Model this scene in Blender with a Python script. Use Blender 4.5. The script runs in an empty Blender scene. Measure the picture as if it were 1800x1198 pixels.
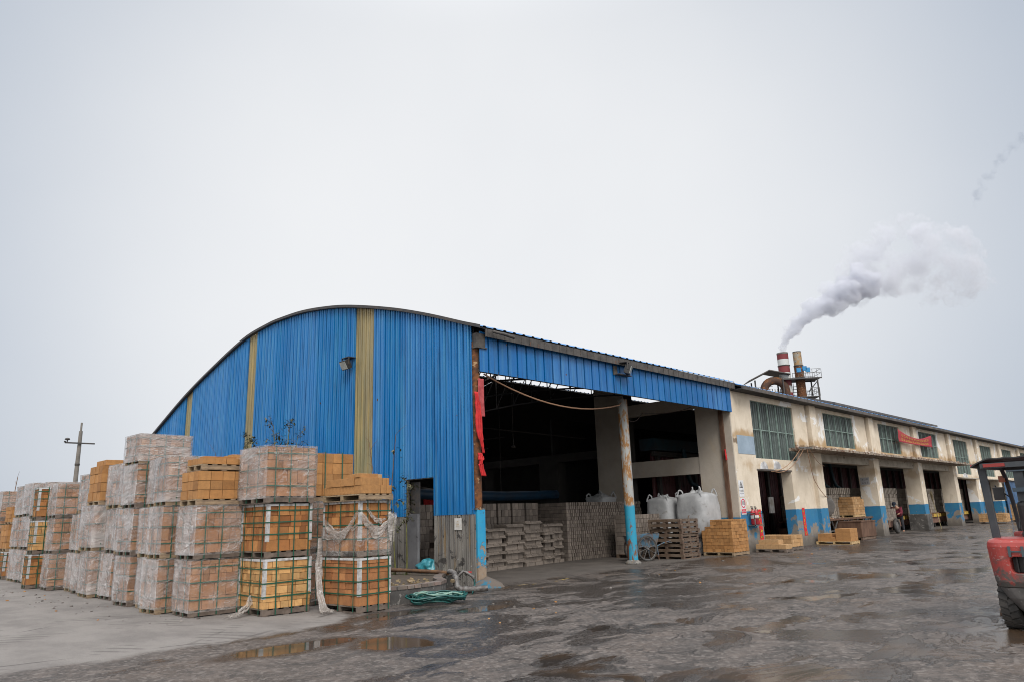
import bpy, bmesh, math, random
from math import sin, cos, pi, radians, sqrt, atan2
from mathutils import Vector, Matrix, noise

rnd = random.Random(7)
scene = bpy.context.scene
COL = scene.collection

# ------------------------------------------------------------------ mesh builder
class MB:
    def __init__(s):
        s.v = []; s.f = []; s.m = []; s.s = []
    def add(s, vs, fs, mat=0, smooth=False, M=None):
        o = len(s.v)
        for p in vs:
            p = Vector(p)
            s.v.append(tuple(M @ p) if M else tuple(p))
        for q in fs:
            s.f.append([i + o for i in q]); s.m.append(mat); s.s.append(smooth)
    def box(s, a, b, mat=0, M=None, skip=''):
        x0, y0, z0 = a; x1, y1, z1 = b
        vs = [(x0,y0,z0),(x1,y0,z0),(x1,y1,z0),(x0,y1,z0),(x0,y0,z1),(x1,y0,z1),(x1,y1,z1),(x0,y1,z1)]
        fs = {'b':(3,2,1,0),'t':(4,5,6,7),'s':(0,1,5,4),'e':(1,2,6,5),'n':(2,3,7,6),'w':(3,0,4,7)}
        s.add(vs, [f for k, f in fs.items() if k not in skip], mat, False, M)
    def cbox(s, c, d, mat=0, rz=0, rx=0, ry=0):
        M = Matrix.Translation(c) @ Matrix.Rotation(rz,4,'Z') @ Matrix.Rotation(ry,4,'Y') @ Matrix.Rotation(rx,4,'X')
        s.box((-d[0]/2,-d[1]/2,-d[2]/2),(d[0]/2,d[1]/2,d[2]/2), mat, M)
    def beam(s, p, q, w, h, mat=0, up=(0,0,1)):
        p = Vector(p); q = Vector(q); d = q - p; L = d.length
        x = d.normalized(); u = Vector(up)
        if abs(x.dot(u)) > .98: u = Vector((0,1,0))
        y = u.cross(x).normalized(); z = x.cross(y)
        M = Matrix((x,y,z)).transposed().to_4x4(); M.translation = p
        s.box((0,-w/2,-h/2),(L,w/2,h/2), mat, M)
    def tube(s, pts, r, n=8, mat=0, caps=True, smooth=True, closed=False):
        pts = [Vector(p) for p in pts]; N = len(pts)
        rs = r if isinstance(r,(list,tuple)) else [r]*N
        vs = []; fs = []; prev = None
        for i, p in enumerate(pts):
            if closed: t = pts[(i+1)%N] - pts[i-1]
            else: t = pts[min(i+1,N-1)] - pts[max(i-1,0)]
            t = t.normalized() if t.length > 1e-9 else Vector((0,0,1))
            if prev is None:
                a = Vector((0,0,1)) if abs(t.z) < .9 else Vector((1,0,0))
                u = t.cross(a).normalized()
            else:
                u = (prev - t*prev.dot(t))
                u = u.normalized() if u.length > 1e-6 else t.orthogonal().normalized()
            prev = u; w = t.cross(u)
            for k in range(n):
                a = 2*pi*k/n
                vs.append(p + (u*cos(a) + w*sin(a))*rs[i])
        for i in range(N if closed else N-1):
            for k in range(n):
                a = i*n+k; b = i*n+(k+1)%n; j = ((i+1)%N)*n
                fs.append((a,b,j+(k+1)%n,j+k))
        s.add(vs, fs, mat, smooth)
        if caps and not closed:
            s.add(vs[:n], [tuple(range(n-1,-1,-1))], mat)
            s.add(vs[-n:], [tuple(range(n))], mat)
    def lathe(s, prof, n=24, mat=0, M=None, smooth=True):
        vs = []; fs = []
        for r, z in prof:
            for k in range(n):
                a = 2*pi*k/n; vs.append((r*cos(a), r*sin(a), z))
        for i in range(len(prof)-1):
            for k in range(n):
                fs.append((i*n+k, i*n+(k+1)%n, (i+1)*n+(k+1)%n, (i+1)*n+k))
        s.add(vs, fs, mat, smooth, M)
    def prism(s, poly, lo, hi, axis='y', mat=0, M=None):
        n = len(poly); vs = []
        for h in (lo, hi):
            for a, b in poly:
                vs.append({'y':(a,h,b),'x':(h,a,b),'z':(a,b,h)}[axis])
        fs = [tuple(range(n)), tuple(range(2*n-1,n-1,-1))]
        fs += [(i+n, (i+1)%n+n, (i+1)%n, i) for i in range(n)]
        s.add(vs, fs, mat, False, M)
    def grid(s, fn, nu, nv, mat=0, smooth=True, M=None):
        vs = [fn(i/nu, j/nv) for j in range(nv+1) for i in range(nu+1)]
        fs = [(j*(nu+1)+i, j*(nu+1)+i+1, (j+1)*(nu+1)+i+1, (j+1)*(nu+1)+i) for j in range(nv) for i in range(nu)]
        s.add(vs, fs, mat, smooth, M)
    def mesh(s, name, mats):
        me = bpy.data.meshes.new(name)
        me.from_pydata(s.v, [], s.f)
        for m in (mats if isinstance(mats,(list,tuple)) else [mats]): me.materials.append(m)
        me.polygons.foreach_set('material_index', s.m)
        me.polygons.foreach_set('use_smooth', s.s)
        me.update()
        return me
    def build(s, name, mats, parent=None, loc=None, bevel=0, fix=False, weld=False):
        me = s.mesh(name, mats)
        if fix or weld:
            bm = bmesh.new(); bm.from_mesh(me)
            if weld: bmesh.ops.remove_doubles(bm, verts=bm.verts, dist=1e-4)
            if fix: bmesh.ops.recalc_face_normals(bm, faces=bm.faces)
            bm.to_mesh(me); bm.free()
        o = bpy.data.objects.new(name, me); COL.objects.link(o)
        if parent: o.parent = parent
        if loc: o.location = loc
        if bevel:
            b = o.modifiers.new('bevel','BEVEL'); b.width = bevel; b.segments = 2; b.limit_method = 'ANGLE'; b.angle_limit = radians(40)
        return o

def tag(o, label=None, cat=None, group=None, kind=None):
    if label: o['label'] = label
    if cat: o['category'] = cat
    if group: o['group'] = group
    if kind: o['kind'] = kind
    return o
def thing(name, label, cat, loc=(0,0,0), rz=0, group=None):
    o = bpy.data.objects.new(name, None); COL.objects.link(o)
    o.empty_display_size = .2
    o.location = loc; o.rotation_euler = (0,0,rz)
    return tag(o, label, cat, group)
def dup(root, loc, rz=0, label=None, group=None, scale=None):
    r = root.copy(); COL.objects.link(r); r.location = loc; r.rotation_euler = (0,0,rz)
    if scale: r.scale = scale
    if label: r['label'] = label
    if group: r['group'] = group
    for ch in list(root.children):
        c = ch.copy(); COL.objects.link(c); c.parent = r
        for g in ch.children:
            d = g.copy(); COL.objects.link(d); d.parent = c
    return r

# ------------------------------------------------------------------ materials
class NT:
    def __init__(s, name):
        s.m = bpy.data.materials.new(name); s.m.use_nodes = True
        s.t = s.m.node_tree; s.t.nodes.clear()
        s.out = s.t.nodes.new('ShaderNodeOutputMaterial')
    def n(s, ty, **kw):
        o = s.t.nodes.new('ShaderNode'+ty)
        for k, v in kw.items():
            if k.startswith('_'): setattr(o, k[1:], v)
            else: s.set(o.inputs[k.replace('__',' ')], v)
        return o
    def set(s, inp, v):
        if isinstance(v, bpy.types.NodeSocket): s.t.links.new(v, inp)
        elif hasattr(inp.default_value, '__len__') and len(inp.default_value) == 4 and len(v) == 3: inp.default_value = (*v, 1)
        else: inp.default_value = v
    def obj(s): return s.n('TexCoord').outputs['Object']
    def noise(s, scale, detail=4, rough=.55, dist=0, vec=None, st=None):
        v = vec if vec is not None else s.obj()
        if st: v = s.n('Mapping', Vector=v, Scale=st).outputs[0]
        return s.n('TexNoise', Vector=v, Scale=scale, Detail=detail, Roughness=rough, Distortion=dist).outputs['Fac']
    def ramp(s, f, lo, hi, a=0.0, b=1.0):
        return s.n('MapRange', _interpolation_type='SMOOTHSTEP', **{'Value':f,'From__Min':lo,'From__Max':hi,'To__Min':a,'To__Max':b}).outputs[0]
    def mix(s, f, a, b, mode='MIX'):
        o = s.t.nodes.new('ShaderNodeMix'); o.data_type = 'RGBA'; o.blend_type = mode
        s.set(o.inputs[0], f); s.set(o.inputs[6], a); s.set(o.inputs[7], b); return o.outputs[2]
    def math(s, op, a, b=0.0, c=None):
        o = s.t.nodes.new('ShaderNodeMath'); o.operation = op
        s.set(o.inputs[0], a); s.set(o.inputs[1], b)
        if c is not None: s.set(o.inputs[2], c)
        return o.outputs[0]
    def xyz(s, v=None):
        return s.n('SeparateXYZ', Vector=v if v is not None else s.obj()).outputs
    def bump(s, h, strength=.3, dist=.02):
        return s.n('Bump', Strength=strength, Distance=dist, Height=h).outputs[0]
    def bsdf(s, col, rough=.7, metal=0.0, normal=None, **kw):
        b = s.n('BsdfPrincipled')
        s.set(b.inputs['Base Color'], col); s.set(b.inputs['Roughness'], rough); s.set(b.inputs['Metallic'], metal)
        if normal is not None: s.set(b.inputs['Normal'], normal)
        for k, v in kw.items(): s.set(b.inputs[k.replace('__',' ')], v)
        s.t.links.new(b.outputs[0], s.out.inputs['Surface'])
        return b

def basic(name, c1, c2=None, scale=6, rough=.7, metal=0.0, bscale=None, bstr=.25, island=0.0, lo=.35, hi=.65, st=None, c3=None, s3=30, l3=.58, h3=.66, **kw):
    t = NT(name)
    col = c1
    if c2: col = t.mix(t.ramp(t.noise(scale, 6, .6, st=st), lo, hi), c1, c2)
    if c3: col = t.mix(t.ramp(t.noise(s3, 5, .6, .4), l3, h3), col, c3)
    if island:
        r = t.n('NewGeometry').outputs['Random Per Island']
        hs = t.n('HueSaturation', Color=col, Hue=t.math('MULTIPLY_ADD', t.math('FRACT', t.math('MULTIPLY', r, 7.3)), .03*island, .5-.015*island), Value=t.math('MULTIPLY_ADD', r, island, 1-island*.5))
        col = hs.outputs[0]
    nm = t.bump(t.noise(bscale, 5, .65), bstr, .01) if bscale else None
    t.bsdf(col, rough, metal, nm, **kw)
    return t.m

def brick_mat(name, c1, c2, isl=.5, dark=(.1,.05,.02)):
    t = NT(name)
    r = t.n('NewGeometry').outputs['Random Per Island']
    r2 = t.math('FRACT', t.math('MULTIPLY', r, 13.7))
    col = t.mix(r2, c1, c2)
    col = t.mix(t.ramp(t.noise(9, 5, .6), .3, .75, 0, .35), col, dark)
    sp = t.noise(190, 3, .7)
    col = t.mix(t.ramp(sp, .56, .72, 0, .55), col, dark)
    col = t.mix(t.ramp(sp, .42, .3, 0, .35), col, (.75,.55,.3))
    col = t.n('HueSaturation', Color=col, Value=t.math('MULTIPLY_ADD', r, isl, 1-isl*.5)).outputs[0]
    t.bsdf(col, .88, 0, t.bump(t.noise(120, 4, .7), .35, .006))
    return t.m

BRK = {
 'yellow': brick_mat('yellow_brick', (.58,.35,.14), (.42,.21,.07), .5),
 'orange': brick_mat('orange_brick', (.40,.18,.055), (.25,.09,.025), .5),
 'red': brick_mat('red_orange_brick', (.40,.175,.065), (.30,.115,.04), .35),
 'tan': brick_mat('tan_block', (.43,.215,.075), (.33,.15,.045), .35),
 'pale': brick_mat('pale_tan_brick', (.5,.31,.15), (.41,.23,.095), .3),
 'pink': brick_mat('pinkish_brick', (.40,.21,.105), (.27,.125,.06), .5),
 'grey': brick_mat('grey_brick', (.25,.21,.178), (.18,.15,.127), .4, (.05,.04,.035)),
}
core_mat = basic('shadow_gap_core', (.03,.02,.015), rough=.9)
wood = basic('pallet_wood', (.30,.22,.135), (.16,.115,.075), 5, .85, bscale=40, island=.5, st=(1,6,6))
wood_new = basic('fresh_pallet_wood', (.5,.36,.19), (.36,.24,.11), 5, .8, bscale=40, island=.3, st=(1,6,6))
wood_dirty = basic('dirty_pallet_wood', (.16,.125,.1), (.09,.07,.055), 5, .9, bscale=40, island=.5)
wood_dark = basic('old_dark_pallet_wood', (.10,.06,.04), (.15,.11,.08), 4, .85, bscale=40, island=.6)
strap_mat = basic('green_strapping', (.008,.075,.045), rough=.35)
guard_mat = basic('corner_board', (.5,.5,.5), (.28,.27,.26), 8, .6)

def film_mat(name, lo, hi, tint=(.78,.74,.72), rough=.2):
    t = NT(name)
    v = t.n('Mapping', Vector=t.obj(), Rotation=(.25,.2,.15)).outputs[0]
    oi = t.n('ObjectInfo').outputs['Random']
    v = t.n('VectorMath', _operation='ADD', **{'Vector':v}).outputs[0] if False else v
    cb = t.n('CombineXYZ', X=t.math('MULTIPLY', oi, 37.0), Y=t.math('MULTIPLY', oi, 11.0), Z=t.math('MULTIPLY', oi, 23.0)).outputs[0]
    ad = t.t.nodes.new('ShaderNodeVectorMath'); ad.operation = 'ADD'; t.t.links.new(v, ad.inputs[0]); t.t.links.new(cb, ad.inputs[1]); v = ad.outputs[0]
    big = t.noise(1.1, 2, .5, .6, vec=v, st=(1,1,1.8))
    # creases: thin bright lines where folded film lies double
    c1 = t.ramp(t.math('ABSOLUTE', t.math('SUBTRACT', t.noise(1.9, 2, .5, 1.6, vec=v, st=(1,1,2.2)), .5)), .022, .004)
    c2 = t.ramp(t.math('ABSOLUTE', t.math('SUBTRACT', t.noise(3.4, 2, .5, 1.0, vec=v, st=(1,1,3.0)), .5)), .018, .004)
    cr = t.math('MAXIMUM', t.math('MULTIPLY', c1, .75), t.math('MULTIPLY', c2, .3))
    a = t.math('ADD', t.ramp(big, .34, .66, lo, hi), t.math('MULTIPLY', cr, .24))
    a = t.n('Clamp', Value=a).outputs[0]
    b = t.n('BsdfPrincipled')
    t.set(b.inputs['Base Color'], t.mix(cr, tint, (.64,.62,.61)))
    t.set(b.inputs['Roughness'], rough)
    wr = t.math('ADD', t.noise(2.6, 2, .5, 1.5, vec=v, st=(1,1,2.4)), t.math('MULTIPLY', cr, .12))
    t.set(b.inputs['Normal'], t.bump(wr, .8, .06))
    tr = t.n('BsdfTransparent')
    m = t.n('MixShader'); t.set(m.inputs[0], a); t.t.links.new(tr.outputs[0], m.inputs[1]); t.t.links.new(b.outputs[0], m.inputs[2])
    t.t.links.new(m.outputs[0], t.out.inputs['Surface'])
    return t.m
film = film_mat('stretch_film', .07, .32, (.56,.515,.49), .2)
film_milky_sheen = film_mat('milky_sheen_stretch_film', .28, .62, (.58,.55,.54), .22)  # milky film; on other wraps its whiteness paints grazing sheen into end faces
film_torn = film_mat('torn_stretch_film', .30, .58, (.46,.42,.385), .3)
film_thin = film_mat('thin_stretch_film', .08, .3, (.6,.56,.53))

# corrugated sheet paints
def sheet_mat(name, c1, c2, rough=.42, ax=1, rust=(.1,.035,.012)):
    t = NT(name); p = t.xyz()
    z = p[2]
    col = t.mix(t.ramp(t.noise(.8, 6, .6, st=(1,1,.35)), .3, .72), c1, c2)
    streak = t.noise(7, 4, .6, st=(1,1,.05))
    col = t.mix(t.ramp(streak, .45, .7, 0, .6), col, (c1[0]*1.5+.035,c1[1]*1.25+.04,c1[2]*1.02))
    col = t.mix(t.ramp(t.noise(5, 5, .65, st=(1,1,.10)), .52, .72, 0, .6), col, (c1[0]*.4,c1[1]*.42,c1[2]*.45))
    col = t.mix(t.ramp(t.noise(19, 4, .7, st=(1,1,.025)), .55, .68, 0, .65), col, (c1[0]*.3+.005,c1[1]*.3,c1[2]*.3))
    col = t.mix(t.ramp(t.noise(.45, 6, .6), .5, .7, 0, .35), col, (c1[0]*.6,c1[1]*.9,c1[2]*1.0))
    pn = t.n('TexWhiteNoise', _noise_dimensions='2D', Vector=t.n('CombineXYZ', X=t.math('FLOOR', t.math('MULTIPLY', p[1], 1.063)), Y=t.math('FLOOR', t.math('MULTIPLY', p[0], .71))).outputs[0]).outputs['Value']
    col = t.n('HueSaturation', Color=col, Saturation=t.math('MULTIPLY_ADD', pn, -.10, 1.10), Value=t.math('MULTIPLY_ADD', pn, .16, .90)).outputs[0]
    vor = t.n('TexVoronoi', Vector=t.n('Mapping', Vector=t.obj(), Scale=(1.2,1.2,1.0)).outputs[0], Scale=1.0)
    col = t.mix(t.math('LESS_THAN', vor.outputs['Distance'], .03), col, rust)
    t.bsdf(col, t.ramp(t.noise(2,4), .3,.7, rough-.08, rough+.15), 0, t.bump(t.noise(2.2, 3, .5), .12, .05))
    return t.m
blue_sheet = sheet_mat('blue_painted_sheet', (.028,.175,.425), (.019,.143,.37))
blue_fascia = sheet_mat('blue_fascia_sheet', (.024,.145,.385), (.018,.118,.33))
blue_roof = basic('blue_roof_sheet', (.05,.2,.48), (.08,.22,.42), 2, .4)
frp = sheet_mat('aged_skylight_sheet', (.29,.245,.135), (.2,.17,.095), .5, 1, (.15,.1,.04))
frp_green = basic('green_translucent_sheet', (.085,.105,.10), (.13,.16,.15), 3, .4, st=(1,1,.15))
mullion = basic('pale_green_bar', (.24,.32,.285), (.16,.22,.2), 4, .6)
dark_trim = basic('dark_sheet_trim', (.05,.045,.042), (.11,.09,.075), 3, .6, st=(1,1,.3))
grey_trim = basic('weathered_grey_flashing', (.085,.076,.068), (.045,.041,.038), 4, .65, c3=(.12,.05,.02), s3=2, l3=.62, h3=.7)
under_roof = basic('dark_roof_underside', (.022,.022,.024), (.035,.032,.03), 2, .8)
dark_steel = basic('dark_steel', (.035,.035,.037), (.06,.05,.042), 8, .6)
grey_steel = basic('grey_steel', (.16,.16,.16), (.1,.09,.08), 6, .55, .3)
rust = basic('rusty_steel', (.17,.06,.016), (.055,.024,.012), 7, .85, bscale=30, c3=(.33,.22,.12), s3=5, l3=.58, h3=.64)
rust_dark = basic('dark_rusty_steel', (.075,.036,.02), (.14,.075,.045), 4, .8, bscale=25, st=(1,1,.4))
soil = basic('soil', (.09,.068,.048), (.05,.038,.028), 12, .95, bscale=30, bstr=.8)
bamboo_m = basic('bamboo_stem', (.16,.17,.045), (.10,.09,.03), 6, .5)
leaf_m = basic('bamboo_leaf', (.05,.062,.024), (.10,.085,.035), 5, .6, island=.8)
twig_m = basic('dry_twig', (.16,.085,.04), (.09,.05,.03), 5, .8)
red_cloth = basic('red_cloth', (.55,.02,.02), (.4,.012,.015), 8, .75)
red_faded = basic('faded_red_cloth', (.42,.075,.08), (.3,.04,.045), 8, .8)
white_pl = basic('white_plastic', (.7,.7,.7), (.6,.6,.58), 8, .5)
black_pl = basic('black_plastic', (.018,.018,.02), (.03,.03,.03), 8, .5)
tyre_m = basic('tyre_rubber', (.03,.029,.028), (.065,.058,.052), 6, .85, bscale=50)
glass_lamp = basic('lamp_glass', (.45,.47,.44), (.3,.32,.3), 5, .15)
bag_m = basic('bulk_bag_fabric', (.38,.385,.39), (.30,.305,.31), 2.5, .75, bscale=7, bstr=.9, c3=(.2,.19,.175), s3=3, l3=.58, h3=.74)
maroon = basic('dark_red_cladding', (.085,.02,.022), (.06,.014,.017), 3, .6, st=(1,1,.2))
paper_m = basic('paper_notice', (.6,.59,.56), (.5,.48,.44), 9, .8)
ink = basic('printed_ink', (.03,.03,.035), rough=.7)
ink_red = basic('printed_red', (.55,.03,.06), rough=.6)
gold = basic('gold_print', (.55,.33,.05), (.4,.2,.03), 12, .6)
hose_m = basic('green_hose', (.008,.085,.075), (.006,.05,.048), 10, .35)
hose_l = basic('pale_hose', (.2,.32,.26), (.1,.2,.17), 10, .4)
# plaster wall: cream paint, blue dado below about 1.5 m, peeling and rain stains
def plaster(name, cream=(.69,.605,.49), dado=1.47, grey=False):
    t = NT(name); v = t.obj(); p = t.xyz(v); z = p[2]
    base = t.mix(t.ramp(t.noise(.9, 6, .62, vec=v), .3, .72), cream, (cream[0]*.8,cream[1]*.78,cream[2]*.74))
    base = t.mix(t.ramp(t.noise(3.2, 6, .65, .8, vec=v, st=(1,1,.35)), .5, .75, 0, .55), base, (.44,.36,.26))
    if not grey:
        # flaked white patches
        pk = t.noise(.75, 7, .62, .6, vec=v, st=(1,1,.9))
        base = t.mix(t.ramp(pk, .575, .595), base, (.72,.71,.69))
        # ochre run-off bands above and below the openings
        for c, w, s in ((4.25,.30,1.0), (3.2,.16,.6)):
            d = t.math('ABSOLUTE', t.math('SUBTRACT', z, c))
            d = t.math('ADD', d, t.math('MULTIPLY', t.math('SUBTRACT', t.noise(1.1, 6, .65, vec=v, st=(1,1,.5)), .5), 1.6))
            base = t.mix(t.ramp(d, w, w-.30, 0, s*.8), base, (.36,.22,.09))
        base = t.mix(t.ramp(t.math('ADD', t.math('ABSOLUTE', t.math('SUBTRACT', z, 4.08)), t.math('MULTIPLY', t.noise(4, 5, .7, vec=v), .35)), .3, .22, 0, .8), base, (.12,.075,.04))
    zz = t.math('ADD', z, t.math('MULTIPLY', t.math('SUBTRACT', t.noise(2.5, 5, .6, vec=v), .5), .06))
    blue = t.mix(t.ramp(t.noise(1.6, 6, .6, vec=v), .3, .75), (.016,.15,.32), (.035,.185,.31))
    blue = t.mix(t.ramp(t.noise(3, 7, .7, 1, vec=v, st=(1,1,.3)), .48, .72, 0, .6), blue, (.05,.12,.17))
    # worn render at the bottom and flakes
    pn = t.math('MULTIPLY_ADD', t.noise(1.7, 8, .68, .5, vec=v), 1.9, t.math('MULTIPLY', z, .55))
    blue = t.mix(t.ramp(pn, 1.40, 1.31), blue, t.mix(t.noise(6, 5, vec=v), (.30,.27,.23), (.13,.11,.095)))
    blue = t.mix(t.ramp(t.math('ADD', z, t.math('MULTIPLY', t.noise(4, 6, .7, vec=v), .6)), .85, .35, 0, .85), blue, (.10,.088,.076))
    col = t.mix(t.ramp(zz, dado+.012, dado-.012), base, blue)
    gl = t.noise(6, 8, .7, .4, vec=v)
    col = t.mix(t.ramp(gl, .67, .69, 0, .8), col, (.2,.18,.16))
    t.bsdf(col, .88, 0, t.bump(t.math('ADD', t.noise(22, 6, .7, vec=v), t.math('MULTIPLY', pn, .5)), .35, .02))
    return t.m
cream_wall = plaster('cream_plaster')
grey_plaster = plaster('grey_beige_plaster', (.44,.395,.34), 1.27, True)
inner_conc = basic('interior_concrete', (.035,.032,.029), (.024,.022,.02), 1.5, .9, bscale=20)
lintel_m = basic('pale_concrete_lintel', (.40,.36,.30), (.28,.25,.2), 1.6, .9, bscale=18, c3=(.13,.11,.09), s3=3, l3=.64, h3=.67)

def old_concrete():
    t = NT('streaked_old_concrete'); v = t.obj()
    st = t.noise(5, 6, .65, .3, vec=v, st=(1,1,.07))
    col = t.mix(t.ramp(st, .35, .65), (.24,.225,.2), (.11,.105,.10))
    col = t.mix(t.ramp(t.noise(9, 5, .6, vec=v, st=(1,1,.08)), .56, .7, 0, .8), col, (.24,.16,.07))
    col = t.mix(t.ramp(t.noise(2.6, 8, .7, .8, vec=v), .56, .6), col, (.05,.046,.043))
    col = t.mix(t.ramp(t.noise(7, 6, .7, vec=v), .66, .68, 0, .8), col, (.5,.49,.47))
    t.bsdf(col, .9, 0, t.bump(t.noise(14, 7, .7, vec=v), .5, .03)); return t.m
old_conc = old_concrete()
wet_conc = basic('damp_grey_concrete', (.05,.047,.044), (.10,.094,.088), 2.2, .7, bscale=22, bstr=.5, c3=(.2,.19,.175), s3=5, l3=.58, h3=.63)

def pillar_blue():
    t = NT('cyan_painted_brick'); v = t.obj(); z = t.xyz(v)[2]
    n = t.math('MULTIPLY_ADD', t.noise(5, 8, .7, .5, vec=v), 1.4, t.math('MULTIPLY', z, .36))
    col = t.mix(t.ramp(t.noise(3,5,vec=v), .35,.7), (.015,.25,.46), (.03,.30,.48))
    col = t.mix(t.ramp(n, .97, .9), col, t.mix(t.noise(14,4,vec=v), (.34,.27,.2), (.2,.13,.085)))
    col = t.mix(t.ramp(t.noise(11, 7, .7, vec=v), .64, .67), col, (.07,.06,.055))
    t.bsdf(col, .8, 0, t.bump(t.ramp(n, .9,.97), .6, .02)); return t.m
pillar_cyan = pillar_blue()

def pole_paint():
    t = NT('rust_and_cyan_pipe_paint'); v = t.obj(); z = t.xyz(v)[2]
    n = t.noise(6, 7, .68, .6, vec=v, st=(1,1,.35))
    up = t.mix(t.ramp(n, .47, .56), (.33,.34,.33), (.27,.13,.04))
    up = t.mix(t.ramp(t.noise(14, 5, .6, vec=v, st=(1,1,.4)), .6, .66), up, (.5,.36,.2))
    lo = t.mix(t.ramp(t.noise(4, 6, .65, vec=v), .56, .66), (.02,.26,.40), (.14,.28,.32))
    lo = t.mix(t.ramp(t.math('ADD', n, t.ramp(z, .9, .5, 0, .13)), .62, .65), lo, (.16,.065,.03))
    zz = t.math('ADD', z, t.math('MULTIPLY', n, .35))
    col = t.mix(t.ramp(zz, 2.0, 1.92), up, lo)
    t.bsdf(col, .7, 0, t.bump(n, .4, .01)); return t.m
pole_m = pole_paint()

def ground_mat():
    t = NT('wet_yard_ground'); v = t.obj(); p = t.xyz(v)
    x, y = p[0], p[1]
    big = t.noise(.16, 5, .6, .4, vec=v)
    mid = t.noise(.85, 9, .66, .7, vec=v, st=(.7,1.2,1))
    fine = t.noise(26, 6, .75, vec=v)
    grit = t.noise(75, 4, .75, vec=v)
    # dry pale concrete round the pallet rows (left of the kerb line)
    edge = t.math('ADD', y, t.math('MULTIPLY', t.math('SUBTRACT', t.noise(.9, 7, .65, .6, vec=v), .5), 1.3))
    edge = t.math('ADD', edge, t.math('MULTIPLY', t.ramp(x, -5.5, -1.5), -6.0))
    dry = t.ramp(edge, -2.55, -2.2)
    # under the warehouse roof
    ins = t.math('MULTIPLY', t.ramp(t.math('ADD', y, t.math('MULTIPLY', mid, .9)), .1, .9), t.ramp(x, -.2, .6))
    # damp mask
    damp = t.ramp(t.math('ADD', mid, t.math('MULTIPLY', t.math('SUBTRACT', big, .5), .6)), .51, .535)
    damp = t.math('MAXIMUM', damp, t.math('MULTIPLY', .85, t.ramp(t.math('ADD', t.noise(2.3, 8, .68, .6, vec=v, st=(.75,1.2,1)), t.math('MULTIPLY', t.math('SUBTRACT', big, .5), .5)), .56, .585)))
    damp = t.math('MULTIPLY', damp, t.math('SUBTRACT', 1.0, dry))
    damp = t.math('MULTIPLY', damp, t.math('SUBTRACT', 1.0, ins))
    # standing water: low spots plus the pools that lie in front of the stacks
    low = t.noise(.8, 8, .6, .6, vec=v, st=(.75,1.3,1))
    wet = t.ramp(low, .635, .655)
    far = t.ramp(t.math('ADD', y, t.math('MULTIPLY', x, -.12)), -4.0, -9.5, 0, .125)
    wet2 = t.ramp(t.math('ADD', low, far), .62, .65)
    wet = t.math('MAXIMUM', wet, wet2)
    pool = None
    for cx, cy, rx, ry in ((-6.75,-3.75,.85,.36),(-5.75,-4.6,.5,.55),(-3.9,-2.15,.9,.28),(-2.6,-3.0,.7,.3)):
        dx = t.math('DIVIDE', t.math('SUBTRACT', x, cx), rx); dy = t.math('DIVIDE', t.math('SUBTRACT', y, cy), ry)
        d = t.math('ADD', t.math('MULTIPLY', dx, dx), t.math('MULTIPLY', dy, dy))
        d = t.math('ADD', d, t.math('MULTIPLY', t.math('SUBTRACT', t.noise(1.6, 6, .6, vec=v), .5), 2.6))
        pd = t.ramp(d, 1.05, .80); damp = t.math('MAXIMUM', damp, t.ramp(d, 2.3, 1.2)); pool = pd if pool is None else t.math('MAXIMUM', pool, pd)
    wet = t.math('MAXIMUM', wet, pool)
    keep = t.math('MULTIPLY', t.math('SUBTRACT', 1.0, t.ramp(edge, -2.75, -2.45)), t.math('SUBTRACT', 1.0, ins))
    wet = t.math('MULTIPLY', wet, keep)
    # cracks and tyre tracks
    vor = t.n('TexVoronoi', _feature='DISTANCE_TO_EDGE', Vector=t.n('Mapping', Vector=v, Scale=(.22,.3,1)).outputs[0], Scale=1.0)
    wob = t.math('ADD', vor.outputs['Distance'], t.math('MULTIPLY', t.math('SUBTRACT', t.noise(4, 5, vec=v), .5), .03))
    crack = t.math('MULTIPLY', t.ramp(wob, .010, .003), t.ramp(t.noise(.5, 3, vec=v), .5, .6))
    # the long broken joint across the yard and a shorter one towards the corner
    for (ax, ay, bx_, by_) in ((-3.2,-6.2,16.0,-5.2),(-1.2,-3.4,-2.6,-5.6),(16.0,-5.2,40.0,-4.4)):
        L = sqrt((bx_-ax)**2+(by_-ay)**2); ux, uy = (bx_-ax)/L, (by_-ay)/L
        al = t.math('ADD', t.math('MULTIPLY', t.math('SUBTRACT', x, ax), ux), t.math('MULTIPLY', t.math('SUBTRACT', y, ay), uy))
        ac = t.math('SUBTRACT', t.math('MULTIPLY', t.math('SUBTRACT', y, ay), ux), t.math('MULTIPLY', t.math('SUBTRACT', x, ax), uy))
        ac = t.math('ABSOLUTE', t.math('ADD', ac, t.math('MULTIPLY', t.math('SUBTRACT', t.noise(.7, 7, .65, vec=v), .5), 1.3)))
        inr = t.math('MULTIPLY', t.math('GREATER_THAN', al, 0.0), t.math('LESS_THAN', al, L))
        wd = t.math('MULTIPLY_ADD', t.noise(3.5, 4, vec=v), .12, -.02)
        crack = t.math('MAXIMUM', crack, t.math('MULTIPLY', inr, t.math('LESS_THAN', ac, wd)))
    col = t.mix(t.ramp(t.noise(2.6, 7, .68, .5, vec=v), .36, .64), (.112,.089,.075), (.046,.037,.031))
    col = t.mix(t.ramp(t.noise(.3, 4, .6, vec=v, st=(1,1.6,1)), .5, .68, 0, .45), col, (.13,.085,.055))
    vs_ = t.n('TexVoronoi', Vector=v, Scale=23.0).outputs['Color']
    cell = t.xyz(vs_)[0]
    col = t.mix(t.ramp(cell, .75, .93, 0, .5), col, (.24,.21,.19))
    col = t.mix(t.ramp(cell, .25, .08, 0, .6), col, (.03,.025,.022))
    col = t.mix(t.ramp(t.noise(8, 7, .75, vec=v), .5, .66, 0, .5), col, (.18,.155,.138))
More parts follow.
